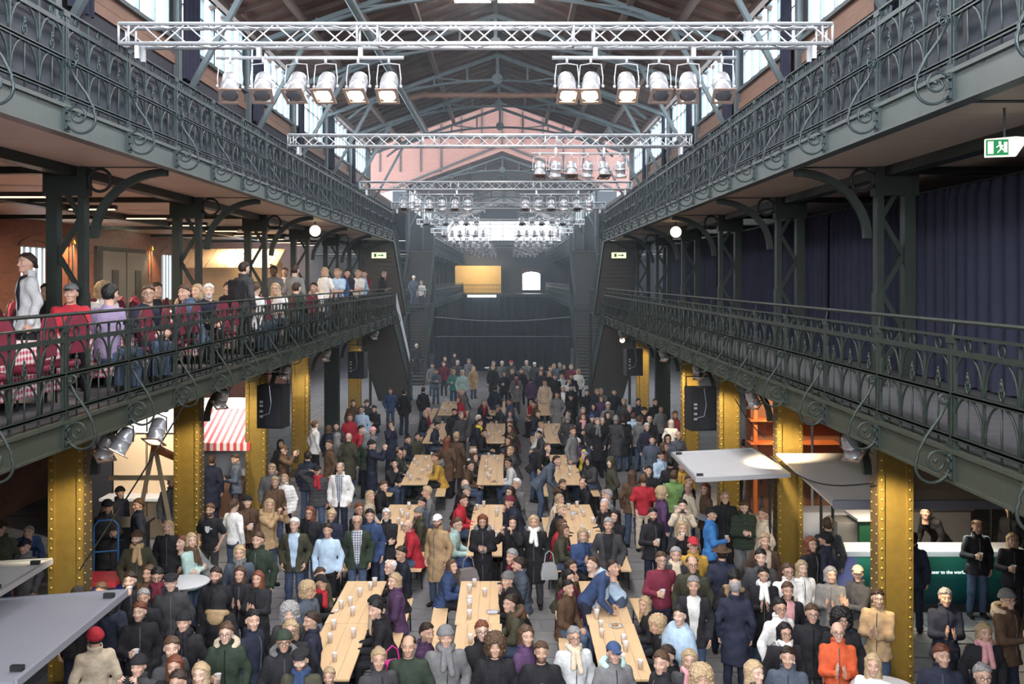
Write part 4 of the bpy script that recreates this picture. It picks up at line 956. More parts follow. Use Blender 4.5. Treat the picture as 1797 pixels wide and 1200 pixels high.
def cloth_mesh(pose, part):
    key = (part, pose)
    if key in CACHE: return CACHE[key]
    r = RIGS[pose]; lo, hi = bounds(r); h = .019
    def fold(p, amp): return amp*(np.sin(p[:, 2]*31+p[:, 0]*14+3*np.sin(p[:, 1]*9))*.5+np.sin(p[:, 0]*27-p[:, 2]*19+p[:, 1]*23)*.5)
    if part in ('jacket', 'coat', 'sweater', 'puffer', 'open_jacket', 'shirt', 't_shirt', 'poncho'):
        off = {'jacket': .022, 'coat': .023, 'sweater': .021, 'puffer': .028, 'open_jacket': .025, 'shirt': .013, 't_shirt': .019, 'poncho': .024}[part]
        hem = {'jacket': -.13, 'coat': -.42, 'sweater': -.06, 'puffer': -.10, 'open_jacket': -.14, 'shirt': -.05, 't_shirt': -.08, 'poncho': -.1}[part]
        if r.sit: hem = max(hem, -.11)
        def fn(p):
            d, q = r.torso(p, off)
            if hem < -.08:
                t = np.clip(-q[:, 2]/max(-hem, .01), 0, 1); a = .168+off+.03*t; b = .118+off+.03*t
                e = (np.sqrt((q[:, 0]/a)**2+(q[:, 1]/b)**2)-1)*np.minimum(a, b); e = np.maximum(e, q[:, 2]-.02); d = smin(d, e, .03)
            arm = r.arm(p, off*.8, .97 if part != 't_shirt' else .3); d = smin(d, arm, .045)
            if part == 'poncho': d = smin(d, ell(p, r.w((0, -.02, .3)), (.30, .22, .34)), .06)
            d = smax(d, hem-q[:, 2], .012)
            ztop = .575+.25*np.maximum(q[:, 1], 0)
            if part in ('jacket', 'coat', 'puffer', 'open_jacket'): ztop = ztop+.01
            dd = smax(d, np.where(np.abs(q[:, 0]) < .12, q[:, 2]-ztop, -1), .008)
            if part in ('jacket', 'coat', 'puffer', 'open_jacket'):
                rr = np.sqrt((q[:, 0]/.80)**2+((q[:, 1]-.015)/.78)**2); cz = q[:, 2]-.585+.35*np.minimum(q[:, 1]-.02, 0)
                col = np.maximum(np.abs(rr-.098-.25*np.maximum(cz, -.03))-.016, np.abs(cz)-.040); dd = smin(dd, col, .012)
            if part == 'open_jacket': dd = np.maximum(dd, np.where(q[:, 1] < -.03, .035+.06*np.clip((q[:, 2])/.55, -.3, 1)-np.abs(q[:, 0]-.004), -1))
            if part == 'puffer': dd = dd-.011*np.abs(np.sin(q[:, 2]*math.pi/.085))-.0*q[:, 0]
            else: dd = dd+fold(p, .008 if part != 'sweater' else .005)
            return dd
    elif part == 'trousers':
        def fn(p):
            d, q = r.torso(p, .006); d = np.maximum(d, q[:, 2]-.06); d = smin(d, r.leg(p, .012, (.078, .060, .050)), .04); return np.maximum(d, .075-p[:, 2])+fold(p, .005)
    elif part == 'shoes':
        h = .014
        def fn(p):
            d = None
            for H, K, A, sg in r.legs:
                e = smin(cap(p, (A[0], A[1]+.02, .045), (A[0]+sg*.015, A[1]-.15, .035), .045, .038), cap(p, (A[0], A[1], .05), (A[0], A[1], .10), .046, .05), .02); d = e if d is None else np.minimum(d, e)
            return np.maximum(d, .002-p[:, 2])
        lo, hi = (-.3, -.65, -.02), (.3, .2, .15)
    elif part == 'scarf':
        h = .013; o = np.array(r.w((0, .005, .585)), f32); Rm = r.Rm.astype(f32)
        def fn(p):
            q = (p-o)@Rm; rr = np.sqrt(q[:, 0]**2+(q[:, 1]*1.05)**2); d = np.sqrt((rr-.082)**2+(q[:, 2]*.75-.25*np.minimum(q[:, 1], 0)*-1*.4)**2)-.036-.006*np.sin(np.arctan2(q[:, 1], q[:, 0])*5+q[:, 2]*60)
            e = cap(q, (.03, -.115, -.03), (.055, -.155, -.26), .034, .040); e = np.minimum(e, cap(q, (-.03, -.115, -.03), (-.045, -.16, -.20), .034, .040)); return smin(d, e, .02)
        lo, hi = o-np.array([.2, .32, .36]), o+np.array([.2, .2, .12])
    elif part == 'fur_hood':
        h = .015; o = np.array(r.w((0, .055, .565)), f32); Rm = r.Rm.astype(f32)
        def fn(p):
            q = (p-o)@Rm; rr = np.sqrt((q[:, 0]*.85)**2+(q[:, 1]*1.1)**2); d = np.sqrt((rr-.10)**2+(q[:, 2]-.35*q[:, 1])**2)-.045; d = smin(d, ell(q, (0, .08, -.05), (.12, .06, .10)), .03)
            return d+.007*(np.sin(q[:, 0]*150+q[:, 2]*70)*np.sin(q[:, 1]*140+q[:, 2]*110))
        lo, hi = o-np.array([.22, .2, .2]), o+np.array([.22, .22, .15])
    elif part == 'backpack':
        o = np.array(r.w((0, .19, .30)), f32); Rm = r.Rm.astype(f32)
        def fn(p):
            q = (p-o)@Rm; b = np.abs(q)-np.array([.11, .05, .17], f32); d = np.sqrt((np.maximum(b, 0)**2).sum(1))+np.minimum(b.max(1), 0)-.04; b = np.abs(q-np.array([0, .07, -.06], f32))-np.array([.08, .02, .08], f32)
            return smin(d, np.sqrt((np.maximum(b, 0)**2).sum(1))+np.minimum(b.max(1), 0)-.025, .02)
        lo, hi = o-np.array([.2, .2, .27]), o+np.array([.2, .2, .27])
    Vv, Qq = net(fn, lo, hi, h); CACHE[key] = np_mesh(part, Vv, Qq, M['cloth']); return CACHE[key]
def zip_mesh(pose, part):
    key = ('zip', pose, part)
    if key not in CACHE:
        r = RIGS[pose]; hem = -.10 if (r.sit or part != 'coat') else -.38; off = .028; pts = []
        for i in range(14):
            z = hem+(.535-hem)*i/13; b = np.interp(max(z, -.02), TZ, TB)+off+(.03*max(0, -z)/.42 if z < 0 else 0); pts.append(tuple(r.w((.004, -b, z))))
        CACHE[key] = MB().tube(pts, .0075, 5).mesh('zip', M['cloth'])
    return CACHE[key]
# ---- hair and hats in the head's frame
def skull(p, off): return smin(ell(p, (0, .012, .030), (.076+off, .096+off, .088+off)), ell(p, (0, .0, -.03), (.06+off, .07+off, .06+off)), .03)
def hair_mesh(st):
    key = ('hair', st)
    if key in CACHE: return CACHE[key]
    h = .0105; lo, hi = (-.17, -.19, -.36), (.17, .21, .22)
    def tuft(p, a, fq=70): return a*(np.sin(p[:, 0]*fq+np.sin(p[:, 2]*fq*.7)*1.5)*np.sin(p[:, 1]*fq*.9+p[:, 2]*fq*.6))
    def line(p, a=.036, b=.62): return a-p[:, 1]*b-p[:, 2]+.007*np.sin(p[:, 0]*85+1)-.9*np.maximum(np.abs(p[:, 0])-.062, 0)        # below the hairline when > 0
    def face(p): return -ell(p, (0, -.10, -.035), (.062, .07, .105))
    def fn(p):
        x = np.abs(p[:, 0])
        if st == 'n': d = np.maximum(smax(skull(p, .012), np.where(p[:, 1] < .03, .02-p[:, 1]*.9-p[:, 2], -.06-p[:, 2]), .01), p[:, 2]-.05)
        elif st in ('s', 'q'):
            d = smax(smin(skull(p, .012), ell(p, (0, .0, .07), (.078, .098, .068)), .02), np.where(p[:, 1] < .03, line(p), -.055-p[:, 2]+.0*x), .01)+tuft(p, .006)
            if st == 'q': d = smax(d, -ell(p, (0, -.02, .10), (.062, .11, .085)), .01)
        elif st in ('l', 'o', 'u', 'y'):
            d = smax(skull(p, .019), line(p, .035, .7), .01); low = {'l': -.27, 'o': -.115, 'u': -.05, 'y': -.05}[st]
            if st in 'lo':
                a, b = .094+.012*np.clip(-p[:, 2]/.2, 0, 1), .09; e = (np.sqrt((p[:, 0]/a)**2+((p[:, 1]-.03)/b)**2)-1)*.085
                e = np.maximum.reduce([e, p[:, 2]-.05, low-p[:, 2]+.015*np.sin(p[:, 0]*60)]); d = smin(d, e, .03); d = smax(d, face(p), .012)
                d = smax(d, -cap(p, (0, -.13, -.1), (0, -.12, -.3), .085, .12), .012)
            elif st == 'u': d = smin(d, ell(p, (0, .10, .085), (.045, .042, .042)), .015)
            else: d = smin(d, cap(p, (0, .11, .04), (0, .15, -.16), .035, .022), .02)
            if st in 'uy': d = smax(d, np.where(p[:, 1] < .02, line(p), -.06-p[:, 2]), .01)
            d = d+tuft(p, .004, 60)
        elif st == 'c':
            d = smin(ell(p, (0, .03, .045), (.135, .135, .125)), ell(p, (0, .03, -.05), (.14, .11, .09)), .03); d = smax(d, face(p), .015); d = d+tuft(p, .011, 95)
            d = smax(d, -cap(p, (0, -.15, -.08), (0, -.14, -.25), .09, .11), .012)
        elif st == 'N':
            d = smax(skull(p, .022), .022-p[:, 1]*.28-p[:, 2], .008); rr = skull(p, .027); d = smin(d, np.maximum(rr, np.abs(p[:, 2]-.045+p[:, 1]*.28)-.022), .006)+.0015*np.sin(np.arctan2(p[:, 1], p[:, 0])*44)
        elif st == 'F':
            d = smin(smax(ell(p, (0, -.005, .085), (.105, .130, .045)), -.0-p[:, 2]+.055, .008), smax(skull(p, .016), .05-p[:, 2]-p[:, 1]*.1, .01), .012)
            d = smin(d, np.maximum(ell(p, (0, -.105, .062), (.072, .055, .016)), -.3-p[:, 2]), .008)
        elif st == 'B':
            d = smax(skull(p, .018), .048-p[:, 2]-p[:, 1]*.1, .008); d = smin(d, ell(p, (0, -.135, .056), (.066, .07, .010)), .006)
        elif st == 'H':
            d = smin(smax(ell(p, (0, .012, .06), (.095, .112, .095)), .055-p[:, 2], .01), ell(p, (0, .012, .062), (.165, .175, .012)), .008); d = smax(d, -ell(p, (0, .0, .175), (.03, .09, .035)), .02)
        elif st == 'P': d = smax(skull(p, .030), .03-p[:, 1]*.5-p[:, 2], .01); d = smin(d, smax(smin(skull(p, .03), cap(p, (0, .05, -.05), (0, .06, -.16), .1, .12), .03), face(p), .012), .02)
        return d
    Vv, Qq = net(fn, lo, hi, h); CACHE[key] = np_mesh('hair', Vv, Qq, M['hair'] if st in 'slqouycn' else M['cloth']); return CACHE[key]
def plaid():
    m, nt, b = new_mat('plaid_shirt'); N, L = nt.nodes, nt.links; tc = N.new('ShaderNodeTexCoord'); sp = N.new('ShaderNodeSeparateXYZ'); L.new(tc.outputs['Object'], sp.inputs[0]); gs = []
    for ax in ('X', 'Z'):
        a = N.new('ShaderNodeMath'); a.operation = 'MULTIPLY'; a.inputs[1].default_value = 1/.045; L.new(sp.outputs[ax], a.inputs[0]); f = N.new('ShaderNodeMath'); f.operation = 'FRACT'; L.new(a.outputs[0], f.inputs[0]); g = N.new('ShaderNodeMath'); g.operation = 'GREATER_THAN'; g.inputs[1].default_value = .6; L.new(f.outputs[0], g.inputs[0]); gs.append(g)
    s = N.new('ShaderNodeMath'); s.operation = 'MAXIMUM'; L.new(gs[0].outputs[0], s.inputs[0]); L.new(gs[1].outputs[0], s.inputs[1])
    mx = N.new('ShaderNodeMix'); mx.data_type = 'RGBA'; mx.inputs[6].default_value = (.06, .075, .13, 1); mx.inputs[7].default_value = (.5, .52, .56, 1); L.new(s.outputs[0], mx.inputs[0]); L.new(mx.outputs[2], b.inputs['Base Color']); b.inputs['Roughness'].default_value = .85; return m
M['plaid'] = plaid()
PRINT = [MB().prism([(-.05, .06), (.05, .06), (.05, .0), (.03, -.05), (0, -.075), (-.03, -.05), (-.05, .0)], -.004, .004, 'y'), MB().prism([(.045*math.cos(a*math.pi/5), .04*math.sin(a*math.pi/5)) for a in range(10)], -.004, .004, 'y')]
PRINT[0].bb((.06, -.004, .0), (.10, .004, .03)); PRM = [q.mesh('chest_print', M['white_plastic']) for q in PRINT]
GL = MB()
for sg in (-1, 1): GL.ring((sg*.033, -.104, .010), .021, .0028, 'y', 12, 4).tube([(sg*.054, -.10, .014), (sg*.078, -.06, .014), (sg*.082, .01, .008)], .0025, 4)
GL.tube([(-.012, -.106, .014), (.012, -.106, .014)], .0025, 4); GLM = GL.mesh('glasses', M['speaker'])
# ---- colours by plain words
CW = {'k': ('black', (.020, .020, .024)), 'c': ('charcoal', (.055, .055, .06)), 'n': ('navy', (.024, .028, .048)), 'b': ('blue', (.045, .075, .17)), 'B': ('bright blue', (.06, .22, .55)), 'l': ('light blue', (.42, .55, .70)),
      'r': ('red', (.42, .03, .045)), 'm': ('maroon', (.16, .025, .045)), 'o': ('orange', (.60, .105, .04)), 'g': ('grey', (.17, .17, .175)), 'G': ('light grey', (.55, .56, .57)), 'w': ('white', (.80, .79, .77)), 'v': ('olive green', (.062, .060, .040)),
      'e': ('dark green', (.035, .05, .035)), 'E': ('bright green', (.19, .32, .11)), 't': ('teal', (.06, .20, .18)), 'y': ('mustard yellow', (.50, .30, .06)), 'T': ('tan', (.40, .27, .15)), 'x': ('brown', (.10, .06, .038)), 'p': ('purple', (.085, .045, .105)),
      'q': ('pink', (.72, .36, .38)), 'i': ('beige', (.58, .48, .36)), 'j': ('denim blue', (.07, .10, .165)), 'L': ('lilac', (.30, .24, .38)), 's': ('slate blue', (.085, .105, .14)), 'a': ('mint', (.45, .62, .58)), 'Y': ('yellow', (.80, .68, .05))}
HC = {'k': ('black', (.010, .009, .009)), 'd': ('dark brown', (.030, .018, .012)), 'x': ('brown', (.085, .048, .028)), 'b': ('blond', (.42, .305, .18)), 'g': ('grey', (.28, .27, .27)), 'w': ('white', (.70, .69, .68)), 'r': ('red', (.16, .052, .028))}
HS = {'s': 'short %s hair', 'q': 'thinning %s hair', 'l': 'long %s hair', 'o': '%s bob', 'c': 'curly %s hair', 'y': '%s ponytail', 'u': '%s hair bun', 'N': '%s knit cap', 'F': '%s flat cap', 'H': '%s brimmed hat', 'B': '%s peaked cap', 'P': '%s hood', 'z': 'bald head'}
SKIN = [(.62, .40, .30), (.56, .35, .26), (.66, .44, .34), (.52, .32, .23), (.60, .37, .28)]
STY = {'j': 'jacket', 'c': 'coat', 's': 'sweater', 'p': 'puffer', 'o': 'open_jacket', 't': 't_shirt', 'w': 'poncho'}
STW = {'j': 'jacket', 'c': 'long coat', 's': 'sweater', 'p': 'quilted jacket', 'o': 'open jacket', 't': 't-shirt', 'w': 'poncho'}
CUPM = {}
def cup_meshes():
    m, nt, b = new_mat('clear_cup'); b.inputs['Base Color'].default_value = (.9, .9, .92, 1); b.inputs['Roughness'].default_value = .15; b.inputs['Alpha'].default_value = .42
    CUPM['cup'] = MB().lathe([(.030, 0), (.042, .13), (.044, .132), (.040, .13), (.029, .004)], 12).mesh('cup', m, True)
    CUPM['beer'] = MB().lathe([(.028, .004), (.0345, .07), (.002, .071)], 10).mesh('beer', pm('amber_beer', (.62, .33, .06), .2, 0, .1))
    CUPM['foam'] = MB().lathe([(.034, .07), (.037, .095), (.02, .10), (.002, .10)], 10).mesh('foam', M['white_plastic'], True)
cup_meshes()
def cup(loc, lab, group, sc=1.0):
    t = thing('beer_cup', lab, 'cup', loc, group=group); t.scale = (sc,)*3
    c_ = link('cup', CUPM['cup'], t); link('beer', CUPM['beer'], c_); link('foam', CUPM['foam'], c_)
    return t
PHONE = MB().box((0, 0, 0), (.075, .010, .15)); PHM = PHONE.mesh('phone', M['speaker'])
PEOPLE = []
def person(x, y, z, pose, yaw, top, hair, opts=(), scale=1.0, group='crowd on the hall floor', head=None, u=0):
    r = RIGS[pose]; rnd = random.Random(int(x*1000)*7919+int(y*1000)); op = {o[0]: o[1:] for o in opts}
    if head is None:
        if 'a' in op or abs(yaw) > 110: head = 0
        else: head = max(-40, min(40, -yaw*.55))
    hy = int(round(head/20.0)*20)
    o = link('person', body_mesh(pose, hy), None, (x, y, z), (0, 0, math.radians(yaw)), cat='person', group=group); o.scale = (scale*rnd.uniform(.97, 1.05), scale*rnd.uniform(.97, 1.05), scale)
    sk = SKIN[rnd.randrange(5)]
    if 'D' in op: sk = (.16, .085, .055)
    hs, hc = hair[0], hair[1]; o['tint'] = sk
    hcol = HC[hc][1] if hs in 'slqouyc' else HC[op.get('h', 'd')[:1] if 'h' in op else 'd'][1]
    if hs == 'z': hcol = HC['g'][1]
    o['brow'] = tuple(c*.9 for c in hcol); o['beard'] = .85 if 'd' in op else (.12 if hs in 'sqz' else 0.)
    tc, ts = top[0], top[1]
    def kid(name, me, col, mw=None, par=None):
        k = link(name, me, par or o, mw=mw); fz = rnd.uniform(.85, 1.18); k['tint'] = tuple(c*fz for c in col); return k
    jk = kid(STY[ts] if ts != 'p' else 'quilted_jacket', cloth_mesh(pose, STY[ts]), CW[tc][1])
    if ts in 'jpc' and 30 > y: kid('zip', zip_mesh(pose, STY[ts]), par=jk, col= (.10, .10, .11) if rnd.random() < .5 else tuple(c*.35 for c in CW[tc][1]))
    if ts == 'o': kid('shirt', cloth_mesh(pose, 'shirt'), CW[op.get('i', 'l') or 'l'][1])
    if 'P' in op:
        k_ = o.children[-1]; k_.material_slots[0].link = 'OBJECT'; k_.material_slots[0].material = M['plaid']
    if 'M' in op: link('chest_print', PRM[int(op['M'])], jk, tuple(r.w((0, -.146, .36 if op['M'] == '0' else .33))))
    bc = op.get('b') or rnd.choice('knjkjcnj'); kid('trousers', cloth_mesh(pose, 'trousers'), CW[bc][1])
    kid('shoes', cloth_mesh(pose, 'shoes'), (.02, .018, .016))
    H = hmat(r, hy)
    if hs != 'z':
        if hs in 'slqouyc': kid('hair', hair_mesh(hs), HC[hc][1], H)
        else:
            kid({'N': 'knit_cap', 'F': 'flat_cap', 'H': 'brimmed_hat', 'B': 'peaked_cap', 'P': 'hood'}[hs], hair_mesh(hs), CW[hc][1], H)
            if hs != 'P': kid('hair', hair_mesh(op['h'][1] if len(op.get('h', '')) > 1 else 'n'), hcol, H @ Matrix.Scale(.97, 4))
    if 'g' in op: link('glasses', GLM, o, mw=H)
    if 's' in op: kid('scarf', cloth_mesh(pose, 'scarf'), CW[op['s'] or 'i'][1])
    if 'f' in op: kid('fur_hood', cloth_mesh(pose, 'fur_hood'), CW[op['f'] or 'T'][1])
    if 'k' in op: kid('backpack', cloth_mesh(pose, 'backpack'), CW[op['k'] or 'k'][1])
    # held things
    bpy_m = Matrix.Translation((x, y, z)) @ Matrix.Rotation(math.radians(yaw), 4, 'Z') @ Matrix.Scale(scale, 4)
    if pose in ('cu', 'dr', 'tb'):
        S, E, W, fg, pn, kd, sg = r.arms[0]; c = W+fg*.085+pn*.045; q = bpy_m @ Vector(c)
        PEOPLE.append(('cup', q, o))
    if pose in ('ph', 'pt'):
        c = (r.arms[0][2]+r.arms[1][2])/2+(r.arms[0][3]+r.arms[1][3])/2*.09; q = bpy_m @ Vector(c)
        PEOPLE.append(('phone', q, o, yaw, pose))
    if pose == 'st' and False: pass
    ph = HS[hs]; ph = ph % (HC[hc][0] if hs in 'slqouyc' else CW[hc][0]) if '%s' in ph else ph
    base = 'person in %s %s' % (CW[tc][0], STW[ts]); extra = []
    if 's' in op: extra.append('%s scarf' % CW[op['s'] or 'i'][0])
    elif 'f' in op: extra.append('fur hood')
    elif 'k' in op: extra.append('backpack')
    elif 'd' in op: extra.append('beard')
    elif 'g' in op: extra.append('glasses')
    PEOPLE.append(('person', o, base, ph, extra[:1], POSEWORD[pose], x, y, z, u))
    return o
# ================================================================ FURNITURE ON THE FLOOR
ROWX = {'left': -2.48, 'centre': -.47, 'right': 1.60}; GY = [13.3, 19.3, 26.0, 32.6, 39.3]; TL, TWD = 2.16, .70
def table_meshes():
    p = []
    for k in range(4): p.append(('board', MB().bb((-TWD/2+k*TWD/4+.002, -TL/2, .735), (-TWD/2+(k+1)*TWD/4-.002, TL/2, .762+.001*(k % 2))).mesh('board', M['pine'])))
    m = MB(); m.bb((-TWD/2+.01, -TL/2+.01, .705), (TWD/2-.01, TL/2-.01, .733)); p.append(('under_frame', m.mesh('under_frame', M['steel_dark'])))
    for y in (-.8, .8):
        m = MB(); m.tube([(-.28, y, 0), (-.26, y, .7), (.26, y, .7), (.28, y, 0)], .016, 6); m.tube([(-.27, y, .3), (.27, y, .3)], .012, 5); m.tube([(0, y, .3), (0, y*.45, .7)], .011, 5); p.append(('leg_frame', m.mesh('leg_frame', M['steel_dark'])))
    return p
def bench_meshes():
    p = [('seat_board', MB().bb((-.125, -TL/2, .435), (.125, TL/2, .462)).mesh('seat_board', M['pine']))]
    for y in (-.75, .75):
        m = MB(); m.tube([(-.11, y, 0), (-.09, y, .43), (.09, y, .43), (.11, y, 0)], .014, 6); m.tube([(0, y, .2), (0, y*.6, .43)], .01, 5); m.tube([(-.1, y, .2), (.1, y, .2)], .01, 5); p.append(('leg_frame', m.mesh('leg_frame', M['steel_dark'])))
    return p
TM, BM = table_meshes(), bench_meshes(); TABLES = []
for row, cx in ROWX.items():
    for g, y0 in enumerate(GY):
        for k in range(2):
            y = y0+TL/2+k*(TL+.02); n_ = g*2+k
            t = thing('beer_table', 'long pine beer table in the %s row, %s from the front' % (row, ords[n_]), 'table', (cx+random.uniform(-.02, .02), y, 0), random.uniform(-.012, .012), 'pine beer tables')
            for nm, me in TM: link(nm, me, t)
            TABLES.append((cx, y, row, n_))
            for sg, sd in ((-1, 'left'), (1, 'right')):
                b = thing('beer_bench', 'narrow pine bench on the %s of the %s row, %s from the front' % (sd, row, ords[n_]), 'bench', (cx+sg*.68, y, 0), random.uniform(-.02, .02), 'pine beer benches')
                for nm, me in BM: link(nm, me, b)
rc = random.Random(3)
for cx, y, row, n_ in TABLES:
    nc = 6 if n_ < 4 else 4
    for k in range(nc):
        px, py = cx+rc.uniform(-.26, .26), y-.95+1.9*(k+rc.uniform(.15, .85))/nc
        cup((px, py, .763), 'clear beer cup on the %s %s-row table, %s from its near end' % (ords[n_], row, ords[k]), 'beer cups on the tables', rc.uniform(.95, 1.15))
PLM = MB().lathe([(.02, 0), (.07, .004), (.105, .018), (.107, .02), (.07, .009), (.003, .006)], 18).mesh('dish', M['white_plastic'], True)
FOOD = [MB().ball((.01, 0, .025), .035, 8, .6).bb((-.06, -.02, .01), (.0, .02, .03)).mesh('food', pm('fried_food', (.35, .17, .06), .6)), MB().box((0, 0, .02), (.10, .09, .012)).mesh('food', M['white_plastic'])]
for k, (row, n_, dx, dy, w_) in enumerate((('right', 0, .05, .95, 'with sausage on the nearest right row table'), ('centre', 1, .22, -.6, 'with crumpled napkin on the second centre row table'), ('centre', 4, .1, -.8, 'on the fifth centre row table'), ('right', 3, -.1, .2, 'on the fourth right row table'), ('left', 4, .1, -.5, 'on the fifth left row table'), ('right', 1, .1, .6, 'on the second right row table'))):
    cx, y = ROWX[row], [t for t in TABLES if t[2] == row and t[3] == n_][0][1]
    t = thing('paper_plate', 'white paper plate %s' % w_, 'plate', (cx+dx, y+dy, .763)); link('dish', PLM, t); link('food', FOOD[k % 2], t)
# standing tables: round, white-topped
def high_table(x, y, lab, white=True):
    t = thing('standing_table', lab, 'table', (x, y, 0))
    MB().lathe([(.02, 1.07), (.38, 1.07), (.40, 1.08), (.40, 1.10), (.38, 1.112), (.02, 1.112)], 24).build('round_top', M['white_plastic'] if white else M['grey_panel'], t, True)
    MB().cyl((0, 0, .03), (0, 0, 1.07), .04, n=10).build('stem', M['white_plastic'] if white else M['steel_dark'], t, True); MB().lathe([(.28, 0), (.28, .02), (.05, .045)], 20).build('foot', M['steel_dark'], t, True)
    return t
high_table(-5.35, 16.5, 'round white standing table beside the two nearest left gold columns'); high_table(-.95, 56.5, 'white standing table before the black curtain'); high_table(4.35, 21.0, 'grey standing table with beers right of the blue jacket', False); high_table(4.6, 12.2, 'white standing table at the foot of the nearest right gold column')
high_table(-6.0, 55.5, 'white standing table by the far left stairs'); high_table(3.35, 49.8, 'white standing table at the foot of the right stairs')
# ---------------------------------------------------------------- stalls
def flap(name, x0, x1, y0, y1, z, tilt, mat, lab):
    t = thing(name, lab, 'flap', (0, 0, 0))
    c = Vector(((x0+x1)/2, (y0+y1)/2, z)); R = Matrix.Rotation(tilt, 3, 'Y')
    MB().box(c, (x1-x0, y1-y0, .045), R).build('panel', mat, t)
    m = MB(); 
    for a, b in (((x0, y0), (x1, y0)), ((x1, y0), (x1, y1)), ((x1, y1), (x0, y1)), ((x0, y1), (x0, y0))):
        p, q = [c+R@(Vector((u[0], u[1], z))-c) for u in (a, b)]; m.bar(p, q, .05, .075)
    m.build('edge_frame', M['alu'] if mat is M['white_plastic'] else mat, t)
    for y in (y0+.25, y1-.25):
        p = c+R@(Vector((x1 if x1 < 0 else x0, y, z))-c)
        MB().box(p+Vector((-.1 if x1 < 0 else .1, 0, .05)), (.12, .05, .05)).build('latch', M['steel_dark'], t)
        h = c+R@(Vector((x0+.3 if x1 < 0 else x1-.3, y, z))-c)
        MB().cyl((h.x, h.y, 0), (h.x, h.y, h.z), .025, n=8).build('prop', M['steel_dark'], t)
    return t
flap('stall_flap', -7.6, -4.5, 9.1, 11.75, 2.3, math.radians(-4), M['grey_panel'], 'large grey stall flap reaching in at the lower left corner')
flap('stall_flap', -8.8, -6.3, 12.2, 13.75, 2.15, math.radians(-3), M['white_plastic'], 'white stall flap left of the nearest left gold column')
flap('stall_flap', 3.5, 5.22, 18.5, 21.3, 2.42, math.radians(-3), M['white_plastic'], 'pale grey stall flap between the second and third right gold columns')
def kiosk_canopy():
    t = thing('bar_canopy', 'pale bar canopy between the two nearest right gold columns', 'canopy', (0, 0, 0))
    cm = pm('pearl_canopy', (.72, .66, .62), .22, 0, .05, 2)
    for k in range(4):
        ya, yb, za, zb = 16.3+k*.86, 17.15+k*.86, 2.42+k*.06, 2.48+k*.06
        MB().add([(5.3, ya, za), (9.6, ya, za), (9.6, yb, zb), (5.3, yb, zb), (5.3, ya, za-.035), (9.6, ya, za-.035), (9.6, yb, zb-.035), (5.3, yb, zb-.035)], [(0,1,2,3),(7,6,5,4),(0,4,5,1),(1,5,6,2),(2,6,7,3),(3,7,4,0)]).build('roof_panel', cm, t)
    MB().bb((5.3, 16.22, 2.36), (9.6, 16.3, 2.50)).build('front_edge', M['grey_panel'], t)
    for x in (6.15, 9.5):
        for y in (18.9, 19.6): MB().cyl((x, y, 0), (x, y, 2.5), .03, n=8).build('prop', M['steel_dark'], t)
    area('bar_lamp', (7.4, 19.0, 2.36), (0, 0, 0), 1.6, .25, 42, (1, .82, .6))
kiosk_canopy()
def bar():
    t = thing('bar_counter', 'long green bar counter with white top and printed slogan', 'bar counter', (0, 0, 0))
    m, nt, b = new_mat('printed_bar_front'); N, L = nt.nodes, nt.links
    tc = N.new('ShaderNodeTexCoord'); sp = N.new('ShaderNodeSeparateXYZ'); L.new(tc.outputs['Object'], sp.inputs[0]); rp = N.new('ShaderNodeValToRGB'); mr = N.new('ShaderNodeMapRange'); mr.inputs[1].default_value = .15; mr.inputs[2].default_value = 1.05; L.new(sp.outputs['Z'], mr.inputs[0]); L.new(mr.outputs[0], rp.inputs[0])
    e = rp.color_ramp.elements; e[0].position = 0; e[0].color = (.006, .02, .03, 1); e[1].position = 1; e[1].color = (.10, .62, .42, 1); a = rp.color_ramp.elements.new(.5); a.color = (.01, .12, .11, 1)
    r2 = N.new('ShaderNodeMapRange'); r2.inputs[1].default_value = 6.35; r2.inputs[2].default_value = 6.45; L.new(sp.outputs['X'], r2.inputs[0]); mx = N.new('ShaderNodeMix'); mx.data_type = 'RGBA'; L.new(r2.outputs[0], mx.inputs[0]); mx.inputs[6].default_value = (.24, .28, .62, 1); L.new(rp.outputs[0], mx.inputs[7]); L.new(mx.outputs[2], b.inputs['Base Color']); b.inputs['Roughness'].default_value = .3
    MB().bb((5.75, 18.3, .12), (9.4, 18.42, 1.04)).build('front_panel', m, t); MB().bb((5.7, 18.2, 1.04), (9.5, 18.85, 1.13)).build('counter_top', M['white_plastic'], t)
    MB().bb((5.75, 18.42, 0), (9.4, 18.8, 1.04)).build('carcass', M['speaker'], t); MB().bb((5.75, 18.28, .0), (9.4, 18.32, .14)).build('kick_board', M['speaker'], t)
    cu = bpy.data.curves.new('slogan', 'FONT'); cu.body = 'st beer to the world'; cu.size = .088; cu.extrude = .002; cu.materials.append(emis('print_white_glow', (.9, 1, .95), .9))  # printed letters are no lamp; their brightness is put in as emission
    tmp = bpy.data.objects.new('slogan_text', cu); COL.objects.link(tmp); bpy.context.view_layer.update(); sm_ = bpy.data.meshes.new_from_object(tmp.evaluated_get(bpy.context.evaluated_depsgraph_get())); bpy.data.objects.remove(tmp)
    link('slogan', sm_, t, (7.66, 18.293, .70), (math.pi/2, 0, 0))
    area('counter_strip', (7.6, 18.1, 1.5), (math.radians(-20), 0, 0), 2.5, .1, 12, (.85, 1, .95))
bar()
def block(name, lab, cat, boxes, loc=(0, 0, 0)):           # a cabinet-like thing made of named boxes
    t = thing(name, lab, cat, loc)
    for nm, a, b, mt in boxes: MB().bb(a, b).build(nm, M[mt] if isinstance(mt, str) else mt, t)
    return t
